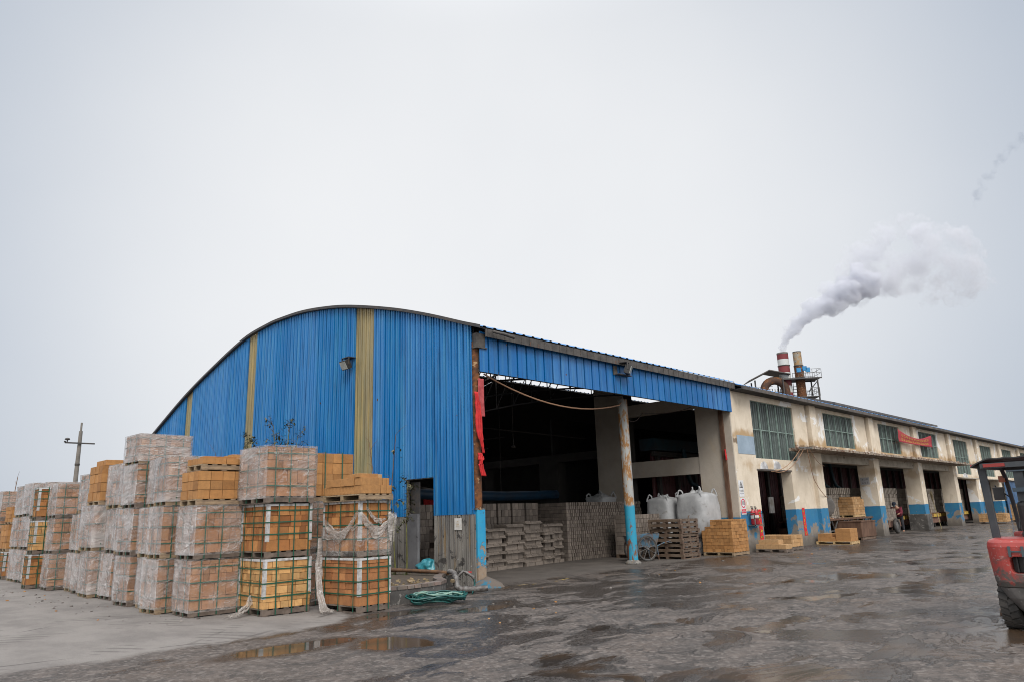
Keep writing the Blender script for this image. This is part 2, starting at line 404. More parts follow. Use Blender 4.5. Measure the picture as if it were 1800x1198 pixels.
    col = t.mix(t.ramp(fine, .5, .72, 0, .7), col, (.23,.205,.188))
    col = t.mix(t.ramp(grit, .55, .66, 0, .75), col, (.03,.026,.024))
    col = t.mix(t.ramp(grit, .40, .30, 0, .4), col, (.36,.34,.32))
    dcol = t.mix(t.ramp(t.noise(1.5, 7, .65, vec=v, st=(1,.5,1)), .35, .7), (.235,.216,.2), (.165,.15,.14))
    dcol = t.mix(t.ramp(grit, .55, .72, 0, .5), dcol, (.1,.09,.083))
    tr = t.n('TexWave', _wave_type='RINGS', _rings_direction='Z', Vector=t.n('Mapping', Vector=v, Location=(15.5,6.0,0)).outputs[0], Scale=1.35, Distortion=1.6, Detail=3, **{'Detail__Scale':.6}).outputs['Fac']
    tr = t.math('MULTIPLY', tr, t.ramp(t.noise(.7, 5, .6, vec=v), .42, .62))
    dcol = t.mix(t.math('MULTIPLY', t.ramp(tr, .5, .9), .7), dcol, (.10,.09,.083))
    dcol = t.mix(t.ramp(fine, .5, .75, 0, .5), dcol, (.33,.31,.295))
    icol = t.mix(t.ramp(t.noise(1.1, 7, .65, vec=v), .35, .7), (.125,.108,.094), (.08,.069,.06))
    col = t.mix(t.math('MULTIPLY', damp, t.ramp(cell, .2, .9, .97, .7)), col, (.030,.024,.020))
    col = t.mix(t.math('MULTIPLY', damp, t.ramp(grit, .5, .72, 0, .5)), col, (.11,.1,.09))
    # tyre tracks worn by the trucks along the yard
    for yc, sl, k in ((-7.6, .03, 2.0), (-5.3, -.02, 5.0)):
        yy = t.math('ADD', t.math('ADD', y, t.math('MULTIPLY', x, sl)), t.math('MULTIPLY', t.math('SUBTRACT', t.noise(.22, 3, vec=v), .5), 1.6))
        dd = t.math('ABSOLUTE', t.math('SUBTRACT', t.math('ABSOLUTE', t.math('SUBTRACT', yy, yc)), .55))
        lug = t.math('MULTIPLY_ADD', t.math('SINE', t.math('MULTIPLY', x, 42.0)), .25, .75)
        tm = t.math('MULTIPLY', t.math('MULTIPLY', t.ramp(dd, .13, .09), lug), t.ramp(t.noise(.6, 5, .6, vec=v), .42, .6))
        col = t.mix(t.math('MULTIPLY', tm, .6), col, (.035,.029,.025))
    col = t.mix(dry, col, dcol)
    col = t.mix(ins, col, icol)
    col = t.mix(t.math('MULTIPLY', crack, .75), col, t.mix(t.ramp(grit, .45, .6), (.03,.027,.025), (.12,.105,.095)))
    mud = t.mix(t.ramp(t.noise(.5, 3, vec=v), .45, .6), (.035,.03,.027), (.07,.045,.028))
    col = t.mix(wet, col, mud)
    r = t.mix(dry, t.mix(damp, (.62,)*3, t.mix(t.ramp(fine, .4, .65), (.24,)*3, (.42,)*3)), (.85,)*3)
    r = t.mix(ins, r, (.8,)*3)
    r = t.math('ADD', r, t.math('MULTIPLY', t.math('SUBTRACT', fine, .5), .2))
    r = t.mix(wet, r, t.mix(pool, (.14,)*3, (.07,)*3))
    h = t.math('ADD', t.math('MULTIPLY', fine, .6), t.math('ADD', t.math('MULTIPLY', grit, .5), t.math('MULTIPLY', mid, 1.2)))
    h = t.math('SUBTRACT', h, t.math('MULTIPLY', crack, .8))
    h = t.math('MULTIPLY', h, t.math('MULTIPLY_ADD', damp, -.8, 1.0))
    h = t.math('MULTIPLY', h, t.math('SUBTRACT', 1.0, t.math('MULTIPLY', wet, t.math('MULTIPLY_ADD', pool, .10, .90))))
    col = t.n('HueSaturation', Color=col, Value=.93).outputs[0]
    t.bsdf(col, r, 0, t.bump(h, .8, .03), Specular__IOR__Level=.5)
    return t.m

mb = MB()
N = 40
ext = 900
xs = [-ext,-200,-60] + [ -30 + i*5 for i in range(30)] + [150,300,ext]
ys = [-ext,-200,-60] + [ -30 + i*5 for i in range(16)] + [80,160,300,ext]
vs = [(a,b,0) for b in ys for a in xs]; nx = len(xs)
mb.add(vs, [(j*nx+i,j*nx+i+1,(j+1)*nx+i+1,(j+1)*nx+i) for j in range(len(ys)-1) for i in range(nx-1)])
tag(mb.build('ground', ground_mat()), kind='structure')

# ------------------------------------------------------------------ roof profile
AR = [(-.6,6.13),(.1,6.37),(1.61,6.93),(3.16,7.44),(5.21,8.0),(6.52,8.28),(8.33,8.54),(10.0,8.63),(10.75,8.63),(12.67,8.47),(15.45,7.80),(18.18,6.99),(21.32,5.82),(22.4,5.4)]
def arch(y):
    # smooth interpolation (Catmull-Rom on the non-uniform points)
    pts = AR
    if y <= pts[0][0]: return pts[0][1]
    if y >= pts[-1][0]: return pts[-1][1]
    for i in range(len(pts)-1):
        if pts[i][0] <= y <= pts[i+1][0]: break
    def sl(k):
        if k <= 0: return (pts[1][1]-pts[0][1])/(pts[1][0]-pts[0][0])
        if k >= len(pts)-1: return (pts[-1][1]-pts[-2][1])/(pts[-1][0]-pts[-2][0])
        return (pts[k+1][1]-pts[k-1][1])/(pts[k+1][0]-pts[k-1][0])
    x0, y0 = pts[i]; x1, y1 = pts[i+1]; h = x1-x0; u = (y-x0)/h
    return (2*u**3-3*u*u+1)*y0 + (u**3-2*u*u+u)*h*sl(i) + (-2*u**3+3*u*u)*y1 + (u**3-u*u)*h*sl(i+1)
GAP0, GAP1 = 11.7, 12.75

def roof_sheet(mb, x0, x1, y0, y1, mat=0, pitch=.36, h=.032, dz=0.0, ny=40):
    prof = []
    x = x0
    while x < x1 - 1e-6:
        for dx, dh in ((0,0),(pitch*.62,0),(pitch*.72,h),(pitch*.9,h)):
            if x+dx <= x1: prof.append((x+dx,dh))
        x += pitch
    prof.append((x1,0))
    n = len(prof)
    vs = []
    for j in range(ny+1):
        y = y0 + (y1-y0)*j/ny; z = arch(y)+dz
        for a, b in prof: vs.append((a, y, z+b))
    fs = [(j*n+i, j*n+i+1, (j+1)*n+i+1, (j+1)*n+i) for j in range(ny) for i in range(n-1)]
    mb.add(vs, fs, mat)
def strip(mb, x0, x1, y0, y1, dz, th, ny, mat=0):
    # plain curved slab following the roof, th thick
    vs = []; fs = []
    for j in range(ny+1):
        y = y0+(y1-y0)*j/ny; z = arch(y)+dz
        vs += [(x0,y,z),(x1,y,z),(x1,y,z-th),(x0,y,z-th)]
    for j in range(ny):
        for k in range(4):
            fs.append((j*4+k, j*4+(k+1)%4, (j+1)*4+(k+1)%4, (j+1)*4+k))
    fs += [(3,2,1,0), tuple(ny*4+k for k in range(4))]
    mb.add(vs, fs, mat)

def corr_wall(mb, y0, y1, zb, zt, x=0.0, pitch=.235, depth=.06, mat=0):
    """trapezoid-ribbed sheet in the plane x, from y0 to y1; zb, zt are functions of y"""
    prof = []
    y = y0
    while y < y1-1e-6:
        for dy, d in ((0,1),(.020,1),(.024,.0),(.072,.0),(.078,1),(.128,1),(.132,.7),(.160,.7),(.165,1)):
            if y+dy*pitch/.213 <= y1: prof.append((y+dy*pitch/.213, 1-d))
        y += pitch
    prof.append((y1,0))
    vs = []
    for (a, d) in prof: vs += [(x-depth*(1-d) if False else x-depth+depth*d, a, zb(a)), (x-depth+depth*d, a, zt(a))]
    fs = [(2*i+2, 2*i, 2*i+1, 2*i+3) for i in range(len(prof)-1)]
    mb.add(vs, fs, mat)

# ------------------------------------------------------------------ arched warehouse
WH = thing('arched_warehouse', 'blue corrugated barrel-roofed warehouse with a wide open front bay', 'warehouse')
top = lambda y: arch(y)-.05
bot = lambda z: (lambda y: z)
mb = MB()
def zb(y): return 2.62 if 1.53 < y < 2.70 else 1.66
segs = [(0.02,1.53,1.66),(1.53,2.70,2.62),(2.70,4.27,1.66),(5.24,11.80,1.66),(12.44,17.50,1.66),(18.10,21.9,1.66)]
for a, b, z in segs: corr_wall(mb, a, b, bot(z), top)
gc = mb.build('gable_cladding', blue_sheet, WH)
for a, b in ((4.27,5.24),(11.80,12.44),(17.50,18.10)):
    mb = MB(); corr_wall(mb, a, b, bot(1.66), top, x=.008, pitch=.2, depth=.04); mb.build('skylight_strip', frp, WH)
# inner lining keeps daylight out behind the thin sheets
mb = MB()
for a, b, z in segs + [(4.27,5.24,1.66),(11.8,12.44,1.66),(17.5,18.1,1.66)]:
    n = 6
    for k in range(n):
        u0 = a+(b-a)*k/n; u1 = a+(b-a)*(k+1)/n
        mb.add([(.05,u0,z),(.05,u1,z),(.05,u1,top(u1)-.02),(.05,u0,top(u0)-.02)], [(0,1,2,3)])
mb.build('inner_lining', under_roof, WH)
# concrete base walls of the gable, ribbed cement sheets
mb = MB()
corr_wall(mb, .0, 1.52, bot(0), bot(1.655), x=-.01, pitch=.15, depth=.045)
mb.box((0,.26,0),(.12,1.52,1.65)); mb.build('base_wall', old_conc, WH)
mb = MB()
corr_wall(mb, 2.72, 21.9, bot(0), bot(1.655), x=-.01, pitch=.15, depth=.045)
mb.box((0,2.72,0),(.12,21.9,1.65)); mb.build('base_wall', old_conc, WH)
mb = MB()
mb.box((-.015,1.50,1.66),(.06,1.535,2.65)); mb.box((-.015,2.69,1.66),(.06,2.73,2.65)); mb.box((-.02,1.50,2.60),(.07,2.73,2.66))
mb.build('opening_frame', dark_trim, WH)
mb = MB(); mb.box((0.13,2.35,.9),(.16,2.73,2.55)); mb.cbox((.3,2.1,2.35),(.03,1.15,.03),0,rx=.15); mb.build('opening_brace', dark_steel, WH)
# roof
mb = MB()
roof_sheet(mb, -.14, 13.3, -.28, GAP0, ny=26); roof_sheet(mb, -.14, 13.3, GAP1, 22.2, ny=20)
mb.build('roof', blue_roof, WH)
mb = MB()
strip(mb, -.10, 13.3, -.24, GAP0, -.02, .03, 26); strip(mb, -.10, 13.3, GAP1, 22.2, -.02, .03, 20)
mb.build('roof_lining', under_roof, WH)
mb = MB(); strip(mb, -.17, -.02, -.3, 22.2, .04, .085, 60); mb.build('verge_trim', dark_steel, WH)
# eave flashing and fascia
mb = MB(); mb.box((.2,-.27,6.0),(13.2,-.235,6.205)); 
for i in range(42): mb.box((.25+i*.31,-.281,6.0),(.265+i*.31,-.2705,6.2))
mb.build('eave_flashing', grey_trim, WH)
mb = MB()
x = .1
pro = []
while x < 13.06:
    for dx, d in ((0,0),(.29,0),(.294,.06),(.338,.06),(.342,0)):
        if x+dx <= 13.1: pro.append((x+dx,d))
    x += .352
vs = []
for a, d in pro: vs += [(a,-.12+d,5.13),(a,-.12+d,6.16)]
mb.add(vs, [(2*i,2*i+2,2*i+3,2*i+1) for i in range(len(pro)-1)])
mb.build('fascia_panel', blue_fascia, WH)
mb = MB(); mb.box((.1,-.085,5.125),(13.1,-.03,5.2)); mb.box((.1,-.085,6.0),(13.1,-.03,6.12)); mb.box((.1,-.06,5.2),(13.1,-.045,6.0)); mb.build('fascia_rail', dark_steel, WH)
# round front column
mb = MB(); mb.tube([(7.42,.85,0),(7.42,.85,5.2)], .165, 20); mb.build('column', pole_m, WH)
mb = MB()
mb.lathe([(.0,.0),(.27,.0),(.25,.05),(.2,.09),(.168,.12)],14,M=Matrix.Translation((7.42,.85,.002))); mb.build('column_footing', old_conc, WH)
# corner: cyan brick pillar, rusty pipe, bracket
mb = MB(); mb.box((.0,-.04,0),(.26,.25,1.76)); mb.build('corner_pillar', pillar_cyan, WH, bevel=.015)
mb = MB(); mb.tube([(.10,.06,1.76),(.10,.06,5.9)], .115, 16)
mb.build('corner_pipe', rust, WH)
mb = MB(); mb.box((-.03,-.03,1.76),(.24,.2,1.80)); mb.build('pipe_plate', grey_steel, WH)
mb = MB(); mb.box((-.02,-.16,5.72),(.34,.1,5.75)); mb.box((.0,-.13,5.75),(.30,.08,6.1)); mb.build('corner_bracket', grey_trim, WH)
mb = MB()
def mound(u, v):
    a = 2*pi*u; r = (1-v)
    rr = r*(.30+.10*noise.noise((cos(a)*1.5,sin(a)*1.5,3)))
    return (.12+cos(a)*rr*1.25, -.22+sin(a)*rr*1.1, .24*(1-r)**.6+.02*noise.noise((cos(a)*3*r,sin(a)*3*r,9)))
mb.grid(mound, 26, 6); mb.build('pillar_mound', basic('painted_rubble', (.02,.12,.19), (.11,.09,.075), 5, .9, bscale=14, bstr=.8, lo=.38, hi=.5), WH)
# interior trusses, purlins, hangers
def truss(x):
    mb = MB(); ys_ = [0.2+i*21.4/18 for i in range(19)]
    for i in range(18):
        a, b = ys_[i], ys_[i+1]
        mb.beam((x,a,arch(a)-.12),(x,b,arch(b)-.12),.06,.08)
        mb.beam((x,a,min(arch(a)-.3,5.6+.035*a*(21.8-a)*.28)),(x,b,min(arch(b)-.3,5.6+.035*b*(21.8-b)*.28)),.05,.06)
        lo = min(arch(a)-.3,5.6+.035*a*(21.8-a)*.28); lo2 = min(arch(b)-.3,5.6+.035*b*(21.8-b)*.28)
        mb.beam((x,a,arch(a)-.12),(x,b,lo2),.03,.03); mb.beam((x,a,lo),(x,a,arch(a)-.12),.03,.03)
    return mb
for x in (.35, 3.4, 6.5, 9.7, 12.6): truss(x).build('roof_truss', dark_steel, WH)
mb = MB()
for y in [1.2+i*1.32 for i in range(16)]:
    if y > 21.5: continue
    mb.box((.1,y-.03,arch(y)-.16),(13.05,y+.03,arch(y)-.06))
mb.build('purlins', dark_steel, WH)
for (x, y) in ((2.2,6),(4.6,9),(9.0,7.5)):
    mb = MB(); mb.tube([(x,y,arch(y)-.1),(x,y,4.4)],.012,5); mb.lathe([(.02,4.42),(.11,4.3),(.1,4.28)],12); 
    mb.v = [(a,b,c) if i < len(mb.v)-36 else (a+x,b+y,c) for i,(a,b,c) in enumerate(mb.v)]
    mb.build('hanging_lamp', grey_steel, WH)
mb = MB(); mb.tube([(.2,8,5.2),(6.4,7.5,5.0),(13.1,7.0,4.8)],.03,6); mb.tube([(.3,5,3.7),(5,7,4.2),(10,9,4.9)],.02,5); mb.tube([(.3,6,3.1),(5,8,3.8),(10,10,4.5)],.02,5)
mb.build('interior_pipe', inner_conc, WH)
# back and far walls
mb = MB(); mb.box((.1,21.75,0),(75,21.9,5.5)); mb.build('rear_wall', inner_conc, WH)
# transverse concrete frame between the bays at x = 13.1
mb = MB()
pass
for a, b, z in ((4.83,6.36,arch(5)-.35),(8.75,9.9,3.9),(13.6,14.6,3.9)):
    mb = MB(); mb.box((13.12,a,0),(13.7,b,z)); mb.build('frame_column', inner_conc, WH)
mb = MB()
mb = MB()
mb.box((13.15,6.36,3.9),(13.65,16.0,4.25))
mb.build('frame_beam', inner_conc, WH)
# ------------------------------------------------------------------ cream factory building
CF = thing('factory_building', 'long cream plastered factory with green barred windows and blue painted column feet', 'factory')
XE = 76.0
PIL = [20.1+7.5*k for k in range(8)]       # left edges of the pilasters, .8 wide
mb = MB()
TOPZ = 6.12
def wall(x0, x1, z0, z1, d=.30): mb.box((x0,0,z0),(x1,d,z1))
# bay 0
wall(13.1,14.85,0,TOPZ,.45); wall(14.85,18.75,5.76,TOPZ); wall(14.85,17.92,3.03,3.47,.45); wall(17.92,18.75,0,3.47,.45)
wall(18.75,20.1,0,TOPZ,.45)
mb.build('facade_wall', cream_wall, CF)
def windows_for(k):
    return [(22.1,25.9,4.27,5.82),(29.6,33.1,4.26,5.82),(36.8,40.6,4.27,5.81),(44.5,48.25,3.37,5.72),(52.0,55.6,3.32,5.65),(59.5,63.1,3.32,5.66),(67,70.6,3.32,5.66)][k]
DOOR = {3:(43.5,48.9,3.05),4:(51.6,56.2,3.05),5:(59.2,64.0,3.05),6:(66.9,71.5,3.05)}
for k in range(7):
    mb = MB(); a = PIL[k]+.8; b = PIL[k+1]; w = windows_for(k)
    if k < 3:
        zb0 = 3.86
        wall(a,w[0],zb0,TOPZ); wall(w[1],b,zb0,TOPZ); wall(w[0],w[1],zb0,w[2]); wall(w[0],w[1],w[3],TOPZ)
    else:
        d = DOOR[k]; zb0 = d[2]
        wall(a,w[0],zb0,TOPZ); wall(w[1],b,zb0,TOPZ); wall(w[0],w[1],zb0,w[2]); wall(w[0],w[1],w[3],TOPZ)
        if d[0]-a > .05: wall(a,d[0],0,zb0,.6)
        wall(d[1],b,0,zb0,.6)
    mb.build('facade_wall', cream_wall, CF)
    if k < 3:
        mb = MB(); mb.box((a,.06,3.52),(b,.5,3.858)); mb.build('lintel', lintel_m, CF)
for k, x in enumerate(PIL):
    mb = MB(); mb.box((x,-.16,0),(x+.8,.68,3.86)); mb.box((x+.12,-.16,3.862),(x+.8,.3,TOPZ)); mb.build('pilaster', cream_wall, CF)
# rough stone block cast round one column foot
mb = MB(); mb.box((PIL[2]-.06,-.24,0),(PIL[2]+.9,.78,.92)); mb.build('column_foot_block', wet_conc, CF, bevel=.03)
def window(x0, x1, z0, z1):
    mb = MB()
    xs = x0; pro = []
    while xs < x1-1e-6:
        for dx, d in ((0,0),(.07,0),(.085,.06),(.13,.06),(.145,0)):
            if xs+dx <= x1: pro.append((xs+dx,d))
        xs += .2
    vs = []
    for a, d in pro: vs += [(a,.17-d,z0),(a,.17-d,z1)]
    mb.add(vs, [(2*i,2*i+2,2*i+3,2*i+1) for i in range(len(pro)-1)])
    w = mb.build('window', frp_green, CF)
    mb = MB(); n = 5
    for i in range(1, n):
        x = x0+(x1-x0)*i/n; mb.box((x-.018,.03,z0),(x+.018,.08,z1))
    mb.box((x0,.05,(z0+z1)/2-.015),(x1,.075,(z0+z1)/2+.015)); mb.build('mullions', mullion, w)
    mb = MB()
    mb.box((x0-.01,.06,z1-.02),(x1+.01,.14,z1+.005)); mb.box((x0-.01,.03,z0-.03),(x1+.01,.14,z0+.005))
    mb.box((x0-.008,.06,z0),(x0+.012,.14,z1)); mb.box((x1-.012,.06,z0),(x1+.008,.14,z1)); mb.build('frame', mullion, w)
window(14.85,18.75,3.47,5.76)
for k in range(7): window(*windows_for(k))
# door reveals' dark lintel
mb = MB(); mb.box((14.80,-.01,3.0),(17.97,.5,3.06)); mb.build('door_lintel', dark_trim, CF)
for k, d in DOOR.items():
    mb = MB(); mb.box((d[0]-.2,-.35,3.05),(d[1]+.2,.0,3.12)); mb.build('door_hood', lintel_m, CF)
# blue sliding door in the bay behind the forklift
mb = MB()
for i in range(20): mb.box((57.9+i*.001,-.01,0),(57.9,.0,0)) if False else None
d = DOOR[4]
# canopy
mb = MB()
pts = []
n = 90
for i in range(n+1):
    x = 17.95+(43.9-17.95)*i/n
    pts.append((x, -1.02+.035*noise.noise((x*2.1,0,5))+.02*noise.noise((x*7,1,5))))
vs = []
for x, y in pts: vs += [(x,y,3.87),(x,y,3.965),(x,0,3.99),(x,0,3.86)]
fs = []
for i in range(n):
    for k in range(4): fs.append((i*4+k,(i+1)*4+k,(i+1)*4+(k+1)%4,i*4+(k+1)%4))
fs += [(0,1,2,3),(n*4+3,n*4+2,n*4+1,n*4)]
mb.add(vs, fs); mb.build('canopy', basic('canopy_concrete', (.32,.28,.23), (.22,.18,.14), 2, .9, bscale=16, c3=(.1,.05,.028), s3=7, l3=.5, h3=.56), CF, fix=True)
mb = MB()
r2 = random.Random(3)
for i in range(150):
    x = 18.1+r2.random()*25.5; s = .03+r2.random()*.07
    mb.cbox((x,-.9+r2.random()*.75,3.985+s*.3),(s*1.6,s,s*.7),0,rz=r2.random()*3)
mb.build('canopy_rubble', basic('rubble', (.35,.22,.15), (.6,.58,.55), 3, .9, island=.8), CF)
mb = MB(); mb.beam((16.75,-.95,3.87),(18.2,-.95,3.92),.05,.05); mb.beam((18.0,-.95,3.93),(20.4,-.6,3.95),.06,.06); mb.build('canopy_bracket', grey_steel, CF)
# roof over the factory
mb = MB(); roof_sheet(mb, 13.32, XE, -.5, GAP0, ny=20, dz=-.05); roof_sheet(mb, 13.32, XE, GAP1, 22.2, ny=14, dz=-.05); mb.build('roof', blue_roof, CF)
mb = MB(); strip(mb, 13.32, XE, -.46, GAP0, -.075, .03, 24); strip(mb, 13.32, XE, GAP1, 22.2, -.075, .03, 14); mb.build('roof_lining', under_roof, CF)
mb = MB(); mb.box((13.32,-.52,5.98),(XE,-.47,6.12)); mb.build('eave_board', dark_trim, CF)
mb = MB(); mb.box((13.32,-.46,5.98),(XE,-.01,6.02)); mb.build('soffit', under_roof, CF)
# second, higher roof lip part way along
mb = MB(); strip(mb, 30, 50.5, 2.2, 6, .17, .14, 8); mb.build('roof_monitor', dark_trim, CF)
# side wall on the warehouse bay with its openings
mb = MB()
mb.box((13.02,.47,0),(13.42,1.43,6.05)); mb.box((13.05,1.43,2.93),(13.40,4.83,3.57)); mb.box((13.05,1.43,5.48),(13.40,4.83,5.95))
mb.box((13.02,4.83,0),(13.10,6.36,7.55)); mb.box((13.02,-.02,0),(13.098,.468,6.0))
mb.build('side_wall', grey_plaster, CF)
mb = MB(); mb.box((12.93,.25,1.0),(13.01,.40,5.3)); mb.build('downpipe', rust_dark, CF)
mb = MB(); mb.box((13.45,-.012,3.6),(14.83,-.002,4.3)); mb.build('patch_panel', basic('pale_blue_panel', (.30,.38,.46), (.24,.31,.38), 2, .5), CF)
mb = MB()
def wob(u, v):
    return None
patch_m = basic('patch_plaster', (.6,.6,.6), (.3,.3,.31), 3, .8)
for x0, x1, z in ((15.1,15.8,3.06),(16.3,17.0,3.1),(45.6,47.0,3.15)):
    p = []; n = 12
    for i in range(n+1): p.append((x0+(x1-x0)*i/n, z+.30*sin(pi*i/n)**.5*(1+.25*noise.noise((i*.9,x0,0)))))
    p = [(x0,z)]+p[1:-1]+[(x1,z)]
    mb = MB(); mb.prism(p, -.012, .0, 'y'); mb.build('plaster_patch', patch_m, CF)
# inside: partition, dark rear
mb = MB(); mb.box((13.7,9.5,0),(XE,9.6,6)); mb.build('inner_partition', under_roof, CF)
mb = MB(); mb.box((XE-.2,0,0),(XE,21.8,6)); mb.build('end_wall', cream_wall, CF)

# ------------------------------------------------------------------ tunnel kiln inside
TK = thing('tunnel_kiln', 'dark red clad tunnel kiln with black frames inside the factory building', 'kiln', (0,0,0))
mb = MB()
x = 14.0; pro = []
while x < 72:
    for dx, dd in ((0,0),(.12,0),(.14,.03),(.2,.03),(.22,0)): pro.append((x+dx,dd))
    x += .26
vs = []
for a, dd in pro: vs += [(a,4.3-dd,0),(a,4.3-dd,4.0)]
mb.add(vs, [(2*i,2*i+2,2*i+3,2*i+1) for i in range(len(pro)-1)])
mb.build('cladding', maroon, TK)
mb = MB()
for i in range(40):
    x = 14.4+i*1.45; mb.box((x-.09,4.12,0),(x+.09,4.26,4.0))
mb.box((14,4.10,3.85),(72,4.25,4.05)); mb.build('frame', dark_steel, TK)
mb = MB(); mb.box((14,4.05,4.1),(72,4.8,4.6)); mb.build('duct', basic('dull_teal_duct', (.02,.055,.075), (.03,.04,.05), 2, .5), TK)
teal = basic('teal_pipe_paint', (.015,.06,.085), (.025,.05,.06), 3, .5)
for x in (16.2,31.0,32.6,38.5):
    mb = MB(); mb.tube([(x,4.0,4.2),(x,3.85,3.0),(x+.1,3.8,2.72),(x+.35,3.75,2.62),(x+.55,3.72,2.5),(x+.62,3.7,2.2),(x+.62,3.7,1.7)],.10,10); mb.build('pipe', teal, TK)

# kiln cars with grey bricks
car_deck = basic('scorched_kiln_deck', (.45,.30,.05), (.16,.06,.02), 3.5, .8, lo=.42, hi=.6, island=.5, bscale=20)
car_body = basic('kiln_car_lining', (.22,.12,.085), (.13,.07,.05), 2, .9, island=.4, bscale=14)
def grey_stack(mb, x0, x1, y0, y1, z0, z1, w=.075, h=.19, gap=.02, seed=0):
    r = random.Random(seed)
    nz = max(1, round((z1-z0)/h)); hh = (z1-z0)/nz
    mb.box((x0+.03,y0+.05,z0),(x1-.03,y1-.03,z1-.02), 1)
    for k in range(nz):
        z = z0+k*hh; off = (k%2)*w*.5
        x = x0+off*.3
        while x < x1-.03:
            ww = min(w*(.85+.3*r.random()), x1-x); j = r.random()*.02
            mb.box((x,y0+j,z+.004),(x+ww-gap*.4,y0+.12,z+hh-.006),0); x += ww+gap*(.2+r.random())
        y = y0
        while y < y1-.05:
            ww = .2; mb.box((x0+r.random()*.012,y+.005,z+.004),(x0+.12,min(y+ww,y1),z+hh-.006),0); y += ww+.006
KC = None
bays = [(21.2,27.2),(28.5,34.7),(36.0,42.2),(43.6,49.6)]
n_ = 0
for bi, (a, b) in enumerate(bays):
    L = (b-a)/2
    for j in range(2):
        lab = f"{'left' if j==0 else 'right'} kiln car of grey bricks in the {['first','second','third','fourth'][bi]} factory bay"
        loc = (a+j*L, .85, 0)
        if KC is None:
            KC = thing('kiln_car', lab, 'kiln car', loc, group='kiln cars of grey bricks in the factory bays')
            mb = MB(); mb.box((0.03,.1,.28),(L-.03,1.5,.62)); mb.build('chassis', car_body, KC)
            mb = MB()
            i = 0.0
            while i < L-.05:
                w_ = min(.62, L-i); mb.box((i+.01,.0,.64),(i+w_-.01,.5,.84)); i += .63
            mb.build('deck_edge', car_deck, KC)
            mb = MB(); mb.box((.0,.1,.86),(L,1.5,.90)); mb.build('deck', car_body, KC)
            mb = MB()
            for q in range(2):
                x0 = .12+q*(L/2); grey_stack(mb, x0, x0+L/2-.22, .2, 1.3, .9, 2.1, .085, .21, .03, q)
            for q in range(12): mb.box((.2+q*L/12.6,.2,2.11),(.2+q*L/12.6+.12,.8,2.42),0)
            mb.build('brick_stack', [brick_mat('pale_fired_brick', (.42,.37,.31), (.30,.255,.21), .4, (.08,.07,.06)), core_mat], KC)
            mb = MB()
            for q in (0,1):
                for y in (.3,1.25):
                    mb.tube([(.6+q*1.7,y-.04,.17),(.6+q*1.7,y+.04,.17)],.16,14)
            mb.build('wheels', dark_steel, KC)
        else: dup(KC, loc, 0, lab)

# ------------------------------------------------------------------ hall contents: grey ware
gg = [BRK['grey'], core_mat]
def shaped_column(seed, w, layers=5):
    r = random.Random(seed); mb = MB(); z = 0.0; yo = (r.random()-.5)*.10; sc = .90+.2*r.random()
    mb.box((.04,.12+yo,0),(w-.04,.55,1.22),1)
    if r.random() < .6: mb.box((.02,.0+yo,0),(w*.5,.5,.10)); mb.box((w*.52,-.02+yo,0),(w-.03,.5,.10)); z = .104
    for k in range(layers):
        kind = r.choice('aab'); xo = (r.random()-.5)*.03
        hb = .155*sc*(.85+.3*r.random()); hl = .085*sc; w0 = w; n0 = len(mb.v)
        if kind == 'a':
            mb.box((xo+.01,.06,z),(xo+w-.012,.5,z+hb),0)
            for q in range(3): mb.box((xo+.01+q*w/3,.035,z+.0),(xo+.004+(q+1)*w/3-.012,.0605,z+hb-.004),0) if r.random()<.5 else None
        else:
            mb.box((xo+.12,.04,z),(xo+w-.14,.5,z+hb),0)
        for q in range(3):
            x0 = xo+q*w/3; mb.box((x0+.004,-.03-r.random()*.02,z+hb+.003),(x0+w/3-.006,.5,z+hb+hl*.55),0)
            mb.box((x0+.012,.0,z+hb+hl*.55+.001),(x0+w/3-.014,.5,z+hb+hl),0)
        z += hb+hl+.004
        mb.v[n0:] = [(a*.975,b+yo,c) for a,b,c in mb.v[n0:]]
    return mb
ang = atan2(3.87-3.21, 7.86-3.56)
names = ['first','second','third','fourth','fifth','sixth','seventh']
for i in range(7):
    w = .98 if i < 5 else .62
    s = .25+i*1.0 if i < 5 else 5.27+(i-5)*.64
    px, py = 1.15+s*cos(ang)*1.0, 2.85+s*sin(ang)
    t = thing('shaped_block_stack', f"knee-high to chest-high stack of grey ledged blocks in the bay, {names[i]} from the cyan pillar", 'block stack', (px,py,0), ang, 'grey ledged block stacks inside the open bay')
    shaped_column(20+i, w).build('blocks', gg, t)
t = thing('grey_brick_stack', 'long tall grey brick stack with end faces showing, left of the front column', 'brick stack', (7.86,3.87,0))
mb = MB(); grey_stack(mb, 0, 4.6, 0, 2.2, 0, 1.99, .08, .125, .045, 5); mb.build('bricks', gg, t)
t = thing('grey_brick_stack', 'grey brick stack on a low pallet right behind the blue and rusty front column', 'brick stack', (9.78,2.35,0))
mb = MB(); grey_stack(mb, 0, 1.62, 0, .9, .12, 1.5, .08, .16, .02, 6); mb.build('bricks', gg, t)
mb = MB()
mb.box((0,0,.0),(1.6,.1,.1)); mb.box((0,.8,0),(1.6,.9,.1)); 
for i in range(6): mb.box((i*.3,0,.1),(i*.3+.1,.9,.118))
mb.build('pallet', wood_dark, t)
for i in range(9):
    x = 1.5+i*.70
    t = thing('grey_brick_stack', f"dim grey brick column in the rear row behind the ledged blocks, {['first','second','third','fourth','fifth','sixth','seventh','eighth','ninth'][i]} from the left", 'brick stack', (x,5.1,0), 0, 'dim grey brick columns in the rear row of the bay')
    mb = MB(); grey_stack(mb, 0, .62, 0, .8, 0, 2.02, .15, .23, .01, 40+i); mb.build('bricks', gg, t)
